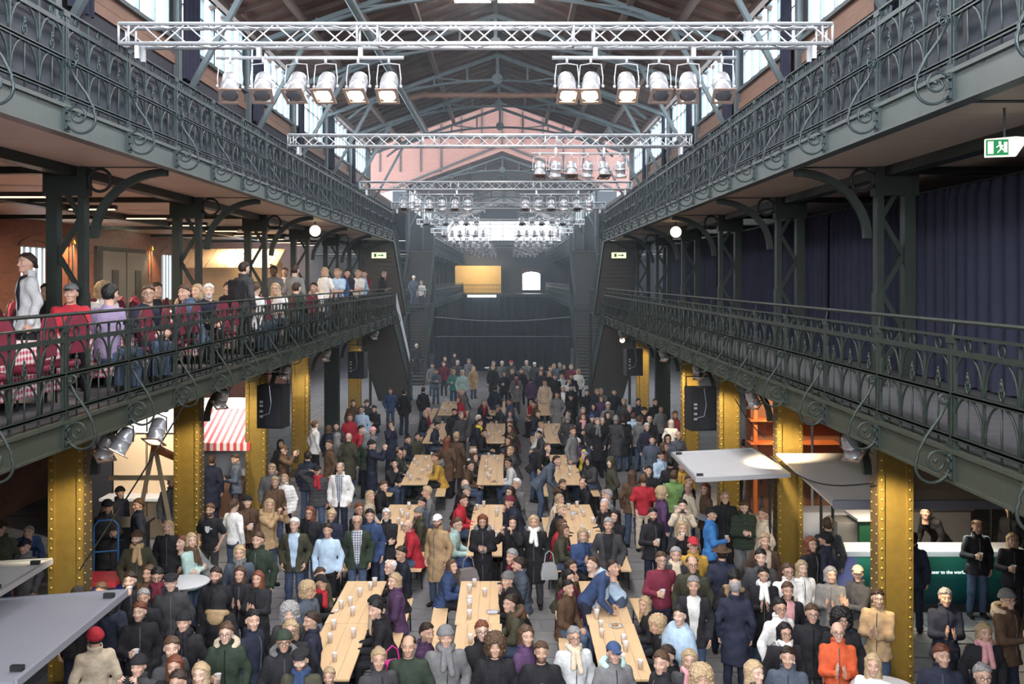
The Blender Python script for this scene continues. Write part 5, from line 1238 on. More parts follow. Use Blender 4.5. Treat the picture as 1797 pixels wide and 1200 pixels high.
M['steel_soft'] = pm('stainless', (.42, .42, .41), .35, .6, .1); M['bottle_green'] = pm('bottle_green', (.02, .10, .05), .4); M['ply'] = pm('plywood', (.72, .55, .36), .6, 0, .12, 3); M['orange'] = pm('orange_shelf', (.62, .20, .07), .5); M['turq'] = pm('turquoise_tent_glow', (.35, .78, .72), .6, emit=.25)  # turquoise tent cloth: brightness put in as a faint glow of its own
M['crimson'] = pm('crimson_velvet', (.17, .010, .032), .8, 0, .2, 20); M['blue_paint'] = pm('blue_paint', (.05, .17, .42), .4); M['woodlight'] = pm('light_wood', (.62, .47, .30), .6, 0, .15, 4)
block('bar_fridge', 'green and steel bar fridge behind the counter', 'fridge', [('body', (6.9, 19.6, 0), (7.7, 20.3, 1.35), 'bottle_green'), ('worktop', (6.85, 19.55, 1.35), (7.75, 20.35, 1.4), 'white_plastic'), ('side_grille', (6.5, 19.7, 0), (6.9, 20.3, 1.3), 'steel_soft')])
block('bar_fridge', 'steel bar unit with taps behind the dark jacket', 'fridge', [('body', (8.3, 20.7, 0), (9.6, 21.5, 1.3), 'steel_soft'), ('worktop', (8.25, 20.65, 1.3), (9.65, 21.55, 1.36), 'steel'), ('tap', (8.7, 20.9, 1.36), (8.8, 21.0, 1.75), 'steel'), ('tap', (9.1, 20.9, 1.36), (9.2, 21.0, 1.75), 'steel')])
block('crate_stack', 'white flip-lid boxes stacked behind the second right gold column', 'boxes', [('box', (6.0, 20.9, 0), (7.2, 21.6, .62), 'white_plastic'), ('box', (6.05, 20.95, .64), (7.15, 21.6, 1.2), 'white_plastic'), ('lid', (5.98, 20.88, .6), (7.22, 21.62, .64), 'grey_panel')])
block('market_stall', 'orange lit stall shelves beyond the second right gold column', 'stall', [('back_board', (6.3, 26.4, 0), (9.2, 26.55, 3.2), 'cornice'), ('upright', (6.4, 26.0, 0), (6.5, 26.1, 3.0), 'orange'), ('upright', (7.4, 26.0, 0), (7.5, 26.1, 3.0), 'orange'), ('shelf', (6.3, 25.9, 1.2), (8.6, 26.4, 1.25), 'orange'), ('shelf', (6.3, 25.9, 1.8), (8.6, 26.4, 1.85), 'orange'), ('shelf', (6.3, 25.9, 2.4), (8.6, 26.4, 2.45), 'orange')])
lamp_spot('stall_lamp', (6.9, 24.6, 3.6), (7.2, 26.4, 1.8), 220, (1, .62, .32), 90)
tt = thing('tent_roof', 'turquoise and white tent roof beyond the bar canopy', 'tent', (7.9, 22.6, 0))
for k in range(7):
    a0, a1 = math.radians(170-23*k), math.radians(170-23*(k+1)); MB().prism([(1.2*math.cos(a0), 2.75+.75*math.sin(a0)), (1.2*math.cos(a1), 2.75+.75*math.sin(a1)), (1.16*math.cos(a1), 2.70+.75*math.sin(a1)), (1.16*math.cos(a0), 2.70+.75*math.sin(a0))], -.5, .5, 'y').build('roof_strip', M['turq'] if k % 2 else M['white_plastic'], tt)
for x in (-1.15, 1.15):
    for y in (-.45, .45): MB().cyl((x, y, 0), (x, y, 2.85), .03, n=8).build('pole', M['alu'], tt)
# left stalls
t = thing('a_frame', 'tall wooden A-frame trestle beside the second left gold column', 'trestle', (-7.55, 21.3, 0))
for a, b in (((-.55, 0, 0), (0, 0, 2.65)), ((.5, 0, 0), (-.02, 0, 2.65))): MB().bar(a, b, .08, .06, (0, 1, 0)).build('leg', M['woodlight'], t)
MB().bar((-1.0, .06, 1.85), (.8, .06, 1.85), .1, .05, (0, 1, 0)).build('cross_bar', M['woodlight'], t); MB().prism([(-.05, 2.6), (.45, 2.35), (.42, 2.25), (-.05, 2.45)], -.1, .1, 'y').build('orange_cover', M['orange'], t)
block('food_kiosk', 'bright plywood kiosk wall behind the wooden A-frame', 'kiosk', [('wall_board', (-9.3, 23.5, 0), (-8.55, 23.6, 3.3), 'ply'), ('wall_board', (-8.5, 23.5, 0), (-7.75, 23.6, 3.3), 'ply'), ('white_header', (-9.3, 23.4, 2.5), (-7.75, 23.5, 3.4), 'white_plastic'), ('side_wall', (-10.9, 23.6, 0), (-9.35, 23.7, 3.3), 'wall_dark'), ('counter', (-9.4, 22.9, 1.0), (-7.8, 23.5, 1.06), 'white_plastic')])
lamp_spot('kiosk_lamp', (-8.0, 21.6, 3.5), (-8.4, 23.6, 2.0), 260, (1, .9, .78), 100)
t = thing('hand_truck', 'blue tubular hand truck right of the nearest left gold column', 'hand truck', (-7.1, 17.6, 0), .3)
MB().tube([(-.2, 0, .1), (-.2, 0, 1.75), (-.12, 0, 1.85), (.12, 0, 1.85), (.2, 0, 1.75), (.2, 0, .1)], .018, 8).build('tube_frame', M['blue_paint'], t, True)
for z in (.5, .9, 1.3): MB().tube([(-.2, 0, z), (.2, 0, z)], .014, 6).build('cross_tube', M['blue_paint'], t)
MB().bb((-.22, -.25, .02), (.22, 0, .05)).build('toe_plate', M['steel_dark'], t)
for x in (-.26, .26): MB().tube([(x-.03, .08, .13), (x+.03, .08, .13)], .13, 14).build('wheel', M['speaker'], t)
block('crate_stack', 'blue crate with red lid beside the blue hand truck', 'crate', [('body', (-.35, -.3, 0), (.35, .3, .95), pm('crate_blue', (.05, .08, .50), .4)), ('lid', (-.38, -.33, .95), (.38, .33, 1.03), pm('crate_red', (.6, .05, .07), .4))], (-6.95, 17.0, 0))
block('oven_cart', 'black catering oven behind the knit-capped man', 'oven', [('body', (-.6, -.4, 0), (.6, .4, 1.15), 'speaker'), ('door', (-.5, -.42, .3), (.5, -.4, .9), 'grille'), ('handle', (-.4, -.46, .92), (.4, -.43, .95), 'steel'), ('shelf', (-.7, -.5, 1.15), (.7, .4, 1.2), 'steel_dark')], (-8.0, 20.2, 0))
st_ = thing('striped_awning', 'red and white striped awning between second and third left columns', 'awning', (-8.0, 26.0, 0))
M['stripe_r'] = pm('awning_red', (.55, .06, .07), .7); 
for k in range(30):
    x0, x1 = -1.1+k*.085, -1.1+(k+1)*.085
    MB().add([(x0, .9, 2.62), (x1, .9, 2.62), (x1, -.7, 1.95), (x0, -.7, 1.95), (x0, .9, 2.58), (x1, .9, 2.58), (x1, -.7, 1.91), (x0, -.7, 1.91)], [(0,3,2,1),(4,5,6,7),(0,1,5,4),(2,3,7,6),(1,2,6,5),(3,0,4,7)]).build('stripe', M['stripe_r'] if k % 2 else M['white_plastic'], st_)
    MB().bb((x0, -.715, 1.75), (x1, -.70, 1.94)).build('valance', M['stripe_r'] if k % 2 else M['white_plastic'], st_)
for x in (-1.0, 1.4): MB().bb((x-.03, -.6, 0), (x+.03, -.54, 1.98)).build('post', M['woodlight'], st_)
MB().bb((-1.1, .9, 0), (1.46, 1.0, 2.9)).build('back_wall', M['white_plastic'], st_); MB().bb((-1.0, -.4, 0), (1.4, .2, .95)).build('counter', M['cornice'], st_)
lamp_spot('awning_lamp', (-7.4, 26.3, 3.4), (-7.6, 26.6, 1.6), 160, (1, .93, .82), 120)
# ---------------------------------------------------------------- the left gallery: tables, chairs, stall
def gingham():
    m, nt, b = new_mat('red_gingham'); N, L = nt.nodes, nt.links; tc = N.new('ShaderNodeTexCoord'); sp = N.new('ShaderNodeSeparateXYZ'); L.new(tc.outputs['Object'], sp.inputs[0])
    def band(sock):
        a = N.new('ShaderNodeMath'); a.operation = 'MULTIPLY'; a.inputs[1].default_value = 1/.075; L.new(sock, a.inputs[0]); f = N.new('ShaderNodeMath'); f.operation = 'FRACT'; L.new(a.outputs[0], f.inputs[0]); g = N.new('ShaderNodeMath'); g.operation = 'GREATER_THAN'; g.inputs[1].default_value = .5; L.new(f.outputs[0], g.inputs[0]); return g.outputs[0]
    ad = N.new('ShaderNodeMath'); ad.operation = 'ADD'; L.new(sp.outputs['X'], ad.inputs[0]); L.new(sp.outputs['Y'], ad.inputs[1]); a1, a2 = band(ad.outputs[0]), band(sp.outputs['Z']); s = N.new('ShaderNodeMath'); s.operation = 'ADD'; L.new(a1, s.inputs[0]); L.new(a2, s.inputs[1]); h = N.new('ShaderNodeMath'); h.operation = 'MULTIPLY'; h.inputs[1].default_value = .5; L.new(s.outputs[0], h.inputs[0])
    mx = N.new('ShaderNodeMix'); mx.data_type = 'RGBA'; mx.inputs[6].default_value = (.82, .76, .76, 1); mx.inputs[7].default_value = (.45, .02, .07, 1); L.new(h.outputs[0], mx.inputs[0]); L.new(mx.outputs[2], b.inputs['Base Color']); b.inputs['Roughness'].default_value = .85; return m
M['gingham'] = gingham()
def drape(w_, d_, h_):                       # cloth falling over a table, wavy hem
    m = MB(); n_ = 64; rings = [(0, .0, 0), (1, .0, 0), (1.03, -.02, .3), (1.06, -.35*h_/.6, 1), (1.09, -h_, 1)]
    for sc_, dz, wv in rings:
        for i in range(n_):
            a = 2*math.pi*i/n_; c, s = math.cos(a), math.sin(a); k = 1/max(abs(c), abs(s)); r = sc_*(1+wv*.035*math.sin(a*12)); m.v.append((c*k*w_/2*r if sc_ else 0, s*k*d_/2*r if sc_ else 0, dz))
    for q in range(len(rings)-1):
        for i in range(n_): m.f.append((q*n_+i, q*n_+(i+1) % n_, (q+1)*n_+(i+1) % n_, (q+1)*n_+i))
    return m
DRM = drape(.82, 1.5, .62).mesh('gingham_cloth', M['gingham'], True)
def chair_meshes():
    p = {}
    p['seat'] = MB().lathe([(.02, .44), (.22, .44), (.235, .47), (.225, .51), (.02, .525)], 16, Matrix.Diagonal((1, .95, 1, 1))).mesh('seat', M['crimson'], True)
    vs = []; m = MB(); prof = [(-.2, .60), (-.22, .78), (-.20, .92), (-.12, 1.02), (0, 1.05), (.12, 1.02), (.20, .92), (.22, .78), (.2, .60)]
    m.prism(prof, .17, .225, 'y'); p['backrest'] = m.mesh('backrest', M['crimson'])
    p['back_frame'] = MB().tube([(-.2, .18, .0), (-.21, .19, .5)]+[(x*1.05, .215, z+.012) for x, z in prof]+[(.21, .19, .5), (.2, .18, 0)], .013, 6).mesh('back_frame', M['steel_dark'], True)
    p['leg'] = MB().tube([(-.19, -.17, 0), (-.17, -.17, .45)], .013, 6).mesh('leg', M['steel_dark']); p['leg2'] = MB().tube([(.19, -.17, 0), (.17, -.17, .45)], .013, 6).mesh('leg', M['steel_dark'])
    return p
CHM2 = chair_meshes()
def chair(x, y, rz, lab, sc=1.08):
    t = thing('banquet_chair', lab, 'chair', (x, y, ZD1), rz, 'crimson banquet chairs on the left gallery'); t.scale = (sc,)*3
    for k, me in CHM2.items(): link('leg' if k == 'leg2' else k, me, t)
GT = []
for i, y in enumerate([9.3, 11.9, 14.3, 16.6, 19.0, 21.6, 24.2, 27.0, 30.0, 33.0]):
    for j, d in enumerate((5.75, 8.0)):
        if j and i > 6: continue
        if any(abs(y-c) < .9 and j == 0 for c in COLY) : y += .75
        x = SX(-1, d); w_ = 'at the railing' if j == 0 else 'in the back row'
        t = thing('gallery_table', 'cloth-covered table %s of the left gallery, %s from the front' % (w_, ords[i]), 'table', (x, y, ZD1), group='tables on the left gallery')
        MB().bb((-.4, -.74, .735), (.4, .74, .77)).build('tabletop', M['white_plastic'], t)
        for a in (-.33, .33):
            for b in (-.65, .65): MB().cyl((a, b, 0), (a, b, .74), .02, n=6).build('leg', M['steel_dark'], t)
        c = link('tablecloth', DRM, None, (x, y, ZD1+.775), label='red gingham cloth on the table %s, %s from the front' % (w_, ords[i]), cat='tablecloth', group='gingham tablecloths'); c.scale = (1.04, 1.04, 1)
        MB().lathe([(.03, 0), (.032, .01), (.012, .02), (.010, .2), (.003, .21)], 8).build('candle', M['white_plastic'], None, label='white candle on the table %s, %s from the front' % (w_, ords[i]), cat='candle', loc=(x+.1, y-.2, ZD1+.777))
        GT.append((x, y, j))
        for q, (dx, dy, rz) in enumerate(((.62, -.4, -math.pi/2), (.62, .4, -math.pi/2), (-.62, -.4, math.pi/2), (-.62, .4, math.pi/2))):
            if j == 0 and dx < 0 and i > 5: continue
            chair(x+dx, y+dy, rz+random.uniform(-.2, .2), 'crimson padded banquet chair at the %s table %s, %s %s' % (ords[i], w_, 'railing side' if dx > 0 else 'wall side', 'front' if dy < 0 else 'back'))
t = thing('wooden_stall', 'wooden market stall with sloping plank roof on the left gallery', 'stall', (SX(-1, 9.6), 36.4, ZD1))
for k in range(10): MB().bar((-1.6+k*.36, -1.3, 1.95), (-1.6+k*.36, .2, 2.65), .33, .03, (0, 0, 1)).build('roof_plank', M['woodlight'], t)
for x in (-1.5, 1.6):
    for y in (-1.1, .6): MB().bb((x-.04, y-.04, 0), (x+.04, y+.04, 2.1)).build('post', M['woodlight'], t)
MB().bb((-1.5, -1.1, 0), (1.6, -.5, 1.0)).build('counter', M['woodlight'], t); MB().bb((-1.5, .6, 0), (1.6, .66, 2.2)).build('back_wall', M['ply'], t)
lamp_spot('gallery_stall_lamp', (SX(-1, 9.6), 35.6, 7.2), (SX(-1, 9.6), 36.6, 5.5), 45, (1, .72, .42), 120)
for k, y in enumerate((21.5, 29.5, 36.0)):
    wl_ = thing('wall_lamp', 'brass wall lamp washing the brick wall of the left gallery, %s from the front' % ords[k], 'lamp', (SX(-1, DW)+.12, y, 7.25), group='wall lamps'); MB().cyl((0, 0, -.1), (0, 0, .1), .08, .05, 10).build('shade', M['rivet'], wl_, True); MB().cyl((0, 0, -2.7), (0, 0, -.1), .03, n=8).build('pole', M['truss_iron'], wl_)
    lamp_spot('wall_lamp_beam', (SX(-1, DW)+.5, y, 7.3), (SX(-1, DW), y, 5.6), 110, (1, .55, .22), 120)
b = thing('banner', 'white cloth banner hanging along the left stair rail', 'banner', (0, 0, 0)); MB().add([(SX(-1, DR)+.08, 42.4, 5.5), (SX(-1, DR)+.08, 48.2, 2.4), (SX(-1, DR)+.08, 48.2, 2.0), (SX(-1, DR)+.08, 42.4, 4.9), (SX(-1, DR)+.10, 42.4, 5.5), (SX(-1, DR)+.10, 48.2, 2.4), (SX(-1, DR)+.10, 48.2, 2.0), (SX(-1, DR)+.10, 42.4, 4.9)], [(3,2,1,0),(4,5,6,7),(0,1,5,4),(1,2,6,5),(2,3,7,6),(3,0,4,7)]).build('cloth', M['white_plastic'], b)

def handbag(loc, sz, col, lab, rz=0, name='handbag', cat='bag'):
    t = thing(name, lab, cat, loc, rz); mt = pm(name+'_%d' % len(bpy.data.materials), col, .6); a, b, c = sz
    m = MB(); m.prism([(-a/2, 0), (-a/2*1.05, c*.35), (-a/2*.8, c*.9), (-a/2*.5, c), (a/2*.5, c), (a/2*.8, c*.9), (a/2*1.05, c*.35), (a/2, 0)], -b/2, b/2, 'y'); m.build('body', mt, t)
    MB().tube([(-a*.3, 0, c), (-a*.22, 0, c+.16), (0, 0, c+.22), (a*.22, 0, c+.16), (a*.3, 0, c)], .011, 6).build('strap', mt, t); MB().bb((-a*.3, -b/2-.02, c*.15), (a*.3, -b/2, c*.55)).build('pocket', mt, t)
handbag((-1.60, 13.75, .47), (.34, .2, .36), (.60, .02, .26), 'bright pink backpack on the bench right of the nearest left-row table', .4, 'backpack', 'backpack')
handbag((-.72, 17.95, .62), (.36, .12, .28), (.20, .17, .17), 'large grey shoulder bag beside the woman with auburn hair', .3)
handbag((-4.15, 17.2, .95), (.34, .12, .26), (.55, .55, .55), 'black and white tote bag in the crowd before the third left column', -.2)
handbag((.75, 18.3, .6), (.30, .10, .3), (.35, .36, .36), 'pale grey canvas bag hanging beside the white-scarfed woman', .1)
handbag((3.6, 13.5, .75), (.28, .10, .22), (.30, .26, .24), 'grey leather handbag left of the white-jacketed woman', -.2)
# ================================================================ THE CROWD: u v pose yaw top hair [options]; u, v = top of the head in the photograph
CROWD = '''
177 1024 st 20 gt sx|169 1008 st 15 kj Bk|207 1027 st 160 nj lk|228 1005 dr 25 kj sd|270 1002 ph 15 kj sk g sm|252 1001 st -10 xj lx|252 1035 st 15 kj sg|245 1058 cu 20 kc sr|300 1008 po 15 cc Fk|323 1075 st 5 kc Nk sk|379 997 st 0 kc sd d|384 1040 st 175 kc Pk fT|417 1000 cl 5 kj lx
300 1120 st 60 cj sx|323 1134 st 10 kj lr|253 1142 pt 0 cj Nk|397 1095 cu 5 ej ux g fi|432 1085 st 70 nj sk|353 1164 st 0 kj ob|312 1179 st 20 kj sd|167 1104 st -150 ij Nr
457 998 cl -5 kc lr|530 1023 tl 40 sj cb|553 1008 tb 80 kj Bk sr|577 1006 tl 60 vj sx|508 1062 st 10 cj cg|510 1090 st 10 kj ob g|547 1075 st -85 nj yd|498 1108 st 15 kj Ne g fg|528 1141 st 0 vj Fk d sb|578 1173 st -20 gs sb S.8
664 1043 ta -70 kc Nk si|710 1052 ta -85 kj sk|704 1007 tl -80 pj ob|694 980 ta -80 kj qw g|715 960 tl -70 ns sd g|664 1140 st 30 cj ub|717 1117 st 0 es qd|782 1100 st 10 gc Ng sg|845 1091 st 30 kj sr g|869 1117 st 0 ko cx ik
922 1100 st 60 pj ox|950 1128 st 0 kt sx d M1|1007 1102 st 10 Gc sg g si|905 1042 ta -85 vj ud fx|887 1000 tc -80 kj Ng|780 980 ta 85 bp lx|772 1095 tl 70 pj sd|1015 1018 tl 25 xj sk bj|985 1010 tl 40 mj lk|1077 1129 cu 10 gj Bb fa
1145 1045 ta -75 kj lb|1135 1080 ta -80 kc cb fg|1194 1065 st -70 lw sk|1217 1013 st -10 ko sg iw|1153 1123 ta -80 kj sd|1162 1145 st -70 kj sx|1210 1142 st -10 cj ob sq|1232 1173 st -20 gj cb|1080 977 le -85 ls sx bj|1033 980 le 80 bs sd
1160 970 cu 5 ms sx g|1190 968 cu -5 cj sg si|1217 945 st 0 yj Br g|1215 977 st -20 vj qx g|1267 960 st 170 nc Hx|1290 1000 st 150 kj lk fT|1290 1017 st 165 nc qg|1340 997 cl -10 kc uk sw
1368 1052 st 20 wj uk g|1377 1095 st 5 kc ok g sw|1382 1137 st -15 sj sd|1323 1162 st 50 vj lb|1425 1062 st -10 kj sx g|1470 1093 cl -10 oj zz g|1473 1068 st -5 kj ck g|1458 996 cl -20 gj og|1513 1012 cl -30 Tj sd g|1505 993 cl -60 cj Bi|1382 1023 st -5 ko sx iq|1383 990 cl 0 wc ux g|1407 985 st 5 wc lb|1533 1150 st -40 ws lb
1650 1028 cl -10 nj sg|1714 913 cu -5 kj qd bj|1767 1036 cl 30 xj Ng g fi|1727 1095 st -5 kj ob sq|1653 1133 st -20 nj sr|1724 1167 st -10 kj sg g|1777 937 cu -15 kj lb|1602 935 st 150 nj sd|1647 885 le -60 kj sd|1774 884 st -70 ks sd
47 916 le 30 bj sg|45 947 st -20 gj Bk|3 916 st 10 vj Bv|188 878 ph 45 kc Nk hbl|210 855 st 70 nj Nk bl|243 876 st -70 nc yx|240 932 po 20 vj Nx d sT|301 838 st 15 gj sd d|295 914 st 5 kj lb
369 885 po -5 kt sx d M0|427 897 tl 10 oj sd|453 935 st -10 ej sx|517 910 po 0 vo sw il|335 937 cr 70 aj lb sx|360 938 le -70 gj sr|420 958 st 10 sj lb sg|372 800 st 175 nc sx|415 797 ph -70 sj sd|434 870 cu 40 xj Nk hx|419 870 st 150 ws yx|499 833 st 5 wp ob|482 838 st 40 xj sb|477 815 st 5 gj sb|472 877 pt 60 Tj lb fT|544 890 cu -10 kj lr g
557 818 sa 5 cp Bk sr bj|597 812 st -5 wo qg il P|582 895 ph -5 nj ub|575 920 st 0 ls sd|627 905 st 5 eo qw in g P|647 898 st 10 bj sk|676 898 cr 0 kj sw d|694 891 tl 80 vj Ng d|652 883 tl 40 kj sr g|684 843 ta 85 kj sx|668 862 tl 70 ij lb|736 910 ta -80 rj zz g|768 904 st -30 Tc Bw d|742 873 tl -30 sj sk|749 854 tl 170 gs sb
825 840 ta 80 kj zz|812 850 ta 75 kj Bg|838 867 ta 85 rj sd|812 907 ta 80 aj sx g bb|847 904 ph 0 kc or fg|895 868 tc -80 nj Nm|907 853 ta -70 kj ld g|917 840 tl -60 gj sw|900 907 pt -20 kc lk|937 905 st -5 kc lb sw|890 962 ta -70 cj sg sm|905 972 tl -170 sp sd|969 883 ta 75 kj sb|980 910 ta 80 rs lx|965 917 ta 85 vj lx|975 840 ta 80 kj sx fx|970 866 ta 85 ij lT|1020 927 tk 20 bj ob|975 977 tc 40 vj ld|949 800 le 85 sj sd bj|938 777 le 70 kj sx
1068 910 po -10 co sg ik|1043 873 ta -60 kj ow|1057 875 ta -70 kj zz|1062 895 tk -40 kj lk|1036 838 ta -75 kj qd|1043 860 tl -160 gj sg|1073 803 po -80 vj Pv bn|1110 826 st 165 xj lx|1128 831 st 170 rt sx bi|1138 818 cu -20 ks sd|1145 893 cu 20 kj sk d|1162 857 st 100 pj cb|1183 827 st 160 Ej sx|1209 847 cu -80 is zz|1237 847 st -80 xj lr|1209 834 st 60 nj sx|1198 878 pt -10 ij uk fi|1198 916 dr -5 kj ob|1247 892 cu 85 Bj Bk|1272 863 st -5 kj sb g|1305 880 ph 0 ep sx bg|1340 892 st -80 ij sx|1342 937 st -5 xo sb ii|1335 965 st -10 cj sk|1422 943 st 40 kj lr|1450 935 st -130 nc Nk|1453 910 st 170 cj sx
498 782 pt 80 xj Bx|492 772 st 60 kj lk|540 793 st 170 nj sd|578 773 st -60 xj sx g|612 760 st 170 vc zz|592 760 st 150 gj lg|652 773 pt 100 nc Nk|699 803 tc -30 kj sk|702 787 ta 60 ej qd g|722 788 ta 75 gs sd|733 785 ta 70 kj sk|614 727 st 20 rj sr|620 702 st 10 xj sx|635 713 st -20 lj sx|644 702 st 5 cj Nx|657 712 ph -20 kj sk|685 682 po 10 bj sx bj|709 683 st 160 kj sd bn|685 740 dr 40 nc lx|558 735 st 130 wj sx|577 747 st 150 nj ox|654 750 st 60 gj Nq|644 762 st 160 ej Pg|730 760 tl 60 vp sd|590 742 st 30 cj sd|633 748 st 100 rs sd|700 765 tl 80 nj sk
743 680 st 165 kj sd bj|765 648 ph 10 sj sx|759 638 st 20 gj sk|779 635 st 0 mj sx|798 620 st 0 kj sx|781 626 st 10 kj lx|803 633 st -5 cj sw|796 649 cu 0 tj sb|811 650 st 20 aj sw|823 630 st -10 gc Ng|831 643 st 30 Tc lb|800 683 ta 70 gj zz|809 682 ta 80 kj sg|811 695 ta 80 rs lr|797 718 st 30 kc sk d|809 723 st 40 cj sg|747 720 ta 75 kj sb|756 715 ta 80 mj Nq|869 677 st 165 nj sd|852 700 ta -60 ko sg ir|862 698 ta -20 ro sg ig|849 727 ta 60 kj sw d|832 735 ta 80 nj sd sY
865 641 st 0 kc sb|866 634 st 10 cj Ng|881 634 st 0 gj sw|897 633 st 5 cj Nr|899 648 st -10 nj sb|885 652 cu 0 kj ld|915 647 st -5 kj sx|924 633 st 10 gj sw|938 636 st 0 cj Bw|950 642 st -10 kj sd|949 650 st 5 nj lr|966 643 st 0 cj sx|972 639 st 10 sj sb|982 637 st -5 sj sg|989 640 st 10 kj lx|1002 640 st 0 mj sb|1015 648 st -10 wj lb|964 652 st 10 kj lb|974 657 st -5 kj sx|986 656 cr 0 Gj sx|1003 656 st 5 nj sk|999 664 st 0 wj sd|906 657 st 5 gc Hk sm|932 663 st 170 pj sd|908 678 st 10 gj Nw S.72|956 667 st -10 ij sx|978 688 po -15 gc sd|988 677 st 0 ko sw iw|1002 692 st 5 kc Bk|1003 675 st -5 kj Hk
1030 684 st 0 kj sd|1048 683 st 10 nj sb|1055 682 st -10 gj sg|1055 695 st 5 pj lx|1078 683 st 0 kc sd|1023 715 cu 20 cj sg|1042 709 st -40 nj ok|1067 706 st 20 gj sw|995 719 ta -60 kj sx|996 728 st 150 cj sg|1023 726 cu 10 kj lr sq|1039 727 st 0 cj Nb|1049 734 po 0 kc sg d sg|1057 733 st -10 kj zz|1066 723 st 15 kj ok|1081 730 st 160 cc sg|1095 729 st 170 kc sd bj|945 703 ta -70 xj sd|939 719 ta -40 nj sx|936 740 ta 80 wj ub|913 748 tl 150 Bj sb S.75|890 745 ta -70 vj lx|901 738 ta -75 mj sx|886 729 ta 60 kj sg g|889 699 ta -50 gj lb|899 699 ta -80 bj sx|882 709 ta -60 cj Bg|886 720 ta -70 kj lx|932 703 tl 60 rs sb S.75
770 794 ta -80 yj sx fg|784 768 st 165 xc lr|800 761 st 160 xc sb|832 785 ta 80 kj qw g|827 794 ta 70 cj lx fG|827 808 ta 75 xj ud|902 803 ta -80 Gs sd g bj|903 783 ta -70 cj sb|758 740 ta 80 nj sk|840 752 ta 75 kj sd|905 760 ta -70 nj sx|985 745 ta -60 sj sg|1005 750 st 60 gj sx|955 755 ta -75 cj sd|875 765 ta -60 xj lx
1092 730 st 165 kc sd bj|1112 725 st 160 lj sx bj|1123 730 st 140 gj sx|1135 743 st 20 nj sw|1140 730 st -10 kj qg|1145 765 st -10 sj sk|1178 737 st 150 Gj og|1172 763 st -20 sj ok g|1190 757 st 20 sj zz|1165 777 st 100 xj lx|1195 790 st -30 kj ok|1160 792 ph 30 lj sk|1177 805 st 160 kj sk|1195 808 cu -20 yj sx|1185 722 st -20 mj sr|1057 790 tl 20 Yj PY S.75|1007 768 ta -80 pj Nw|1025 791 ta -70 kj sg|1039 798 ta -60 cj Pk|1057 803 tl -60 wj sd S.8|1306 772 st 170 wt sd bn|1328 775 st 160 gs sd bj|1344 753 st -20 rj lk S.8|1150 700 st 10 kj sx|1160 712 st 20 gj sd|1105 712 st 0 kj sg|1120 700 st 5 nj sk|1095 700 st -10 cj sb|1130 715 st 15 kj Nk
'''
def table_snap(x, y):
    best = None
    for row, cx in ROWX.items():
        for sg in (-1, 1):
            bx = cx+sg*.68
            if abs(x-bx) < .62 and any(g-.2 < y < g+4.6 for g in GY) and (best is None or abs(x-bx) < abs(x-best[0])): best = (bx, 90 if sg < 0 else -90)
    return best
LAND = []
for s, side in ((-1, 'left'), (1, 'right')):
    for i, y in enumerate(COLY[1:]): LAND.append((SX(s, DC), y, 'by the %s %s column' % (ords[i], side)))
for row, cx in ROWX.items():
    for g, y in enumerate(GY): LAND.append((cx, y+2.1, 'at the %s %s-row tables' % (ords[g], row)))
LAND += [(-5.2, 49, 'by the left stairs'), (4.4, 49, 'by the right stairs'), (-.4, 60, 'before the black curtain'), (-3.5, 56, 'left before the black curtain'), (3, 56, 'right before the black curtain'), (7.5, 18, 'at the green bar'), (-6.5, 12, 'behind the grey flap'), (4.3, 19.8, 'under the pale flap'), (2.9, 20, 'in the aisle before the pale flap'), (-3.9, 19, 'in the left aisle'), (2.9, 27, 'in the right aisle'), (-3.9, 27, 'in the far left aisle')]
rp = random.Random(11); occ = []
for ent in [e.strip() for l in CROWD.strip().splitlines() for e in l.split('|')]:
    k = ent.split(); u, v, pose, yaw, top, hair = float(k[0]), float(k[1]), k[2], float(k[3]), k[4], k[5]; opts = tuple(k[6:]); sc = 1.0*rp.uniform(.96, 1.04)*(.96 if hair[0] in 'louyc' else 1.0)
    if hair == 'lT': hair = 'lb'
    for o in opts:
        if o[0] == 'S': sc = float(o[1:])
    hgt = {True: 1.36, False: 1.75}[RIGS[pose].sit]
    if pose == 'le': hgt = 1.60
    Y = F*(CAMZ-hgt*sc)/(v-V0); X = (u-U0)*Y/F
    head = None
    if RIGS[pose].sit:
        sn = table_snap(X, Y)
        if sn:
            want = -yaw*.0; by = sn[1]*(.9 if abs(yaw) > 60 else .6)
            head = max(-40, min(40, (yaw if abs(yaw) < 60 else yaw*.45)-by)) if abs(yaw) < 120 else 0; X, yaw = sn[0]+rp.uniform(-.05, .05), by
    for _ in range(3):                      # keep shoulders apart
        for (ox, oy) in occ:
            dx, dy = X-ox, Y-oy; dd = math.hypot(dx, dy)
            if dd < .42 and dd > 1e-3: Y += (.42-dd)*(1 if dy > 0 else -1)*.7; 
    for s in (-1, 1):
        for c in COLY[1:]:
            if abs(Y-c) < .5 and DC-.3 < s*(X-XC) < DC+.85: Y = c-.55 if Y < c+.1 else c+.55
    occ.append((X, Y))
    person(X, Y, 0, pose, yaw, top, hair, opts, sc, 'crowd on the hall floor', head, u)
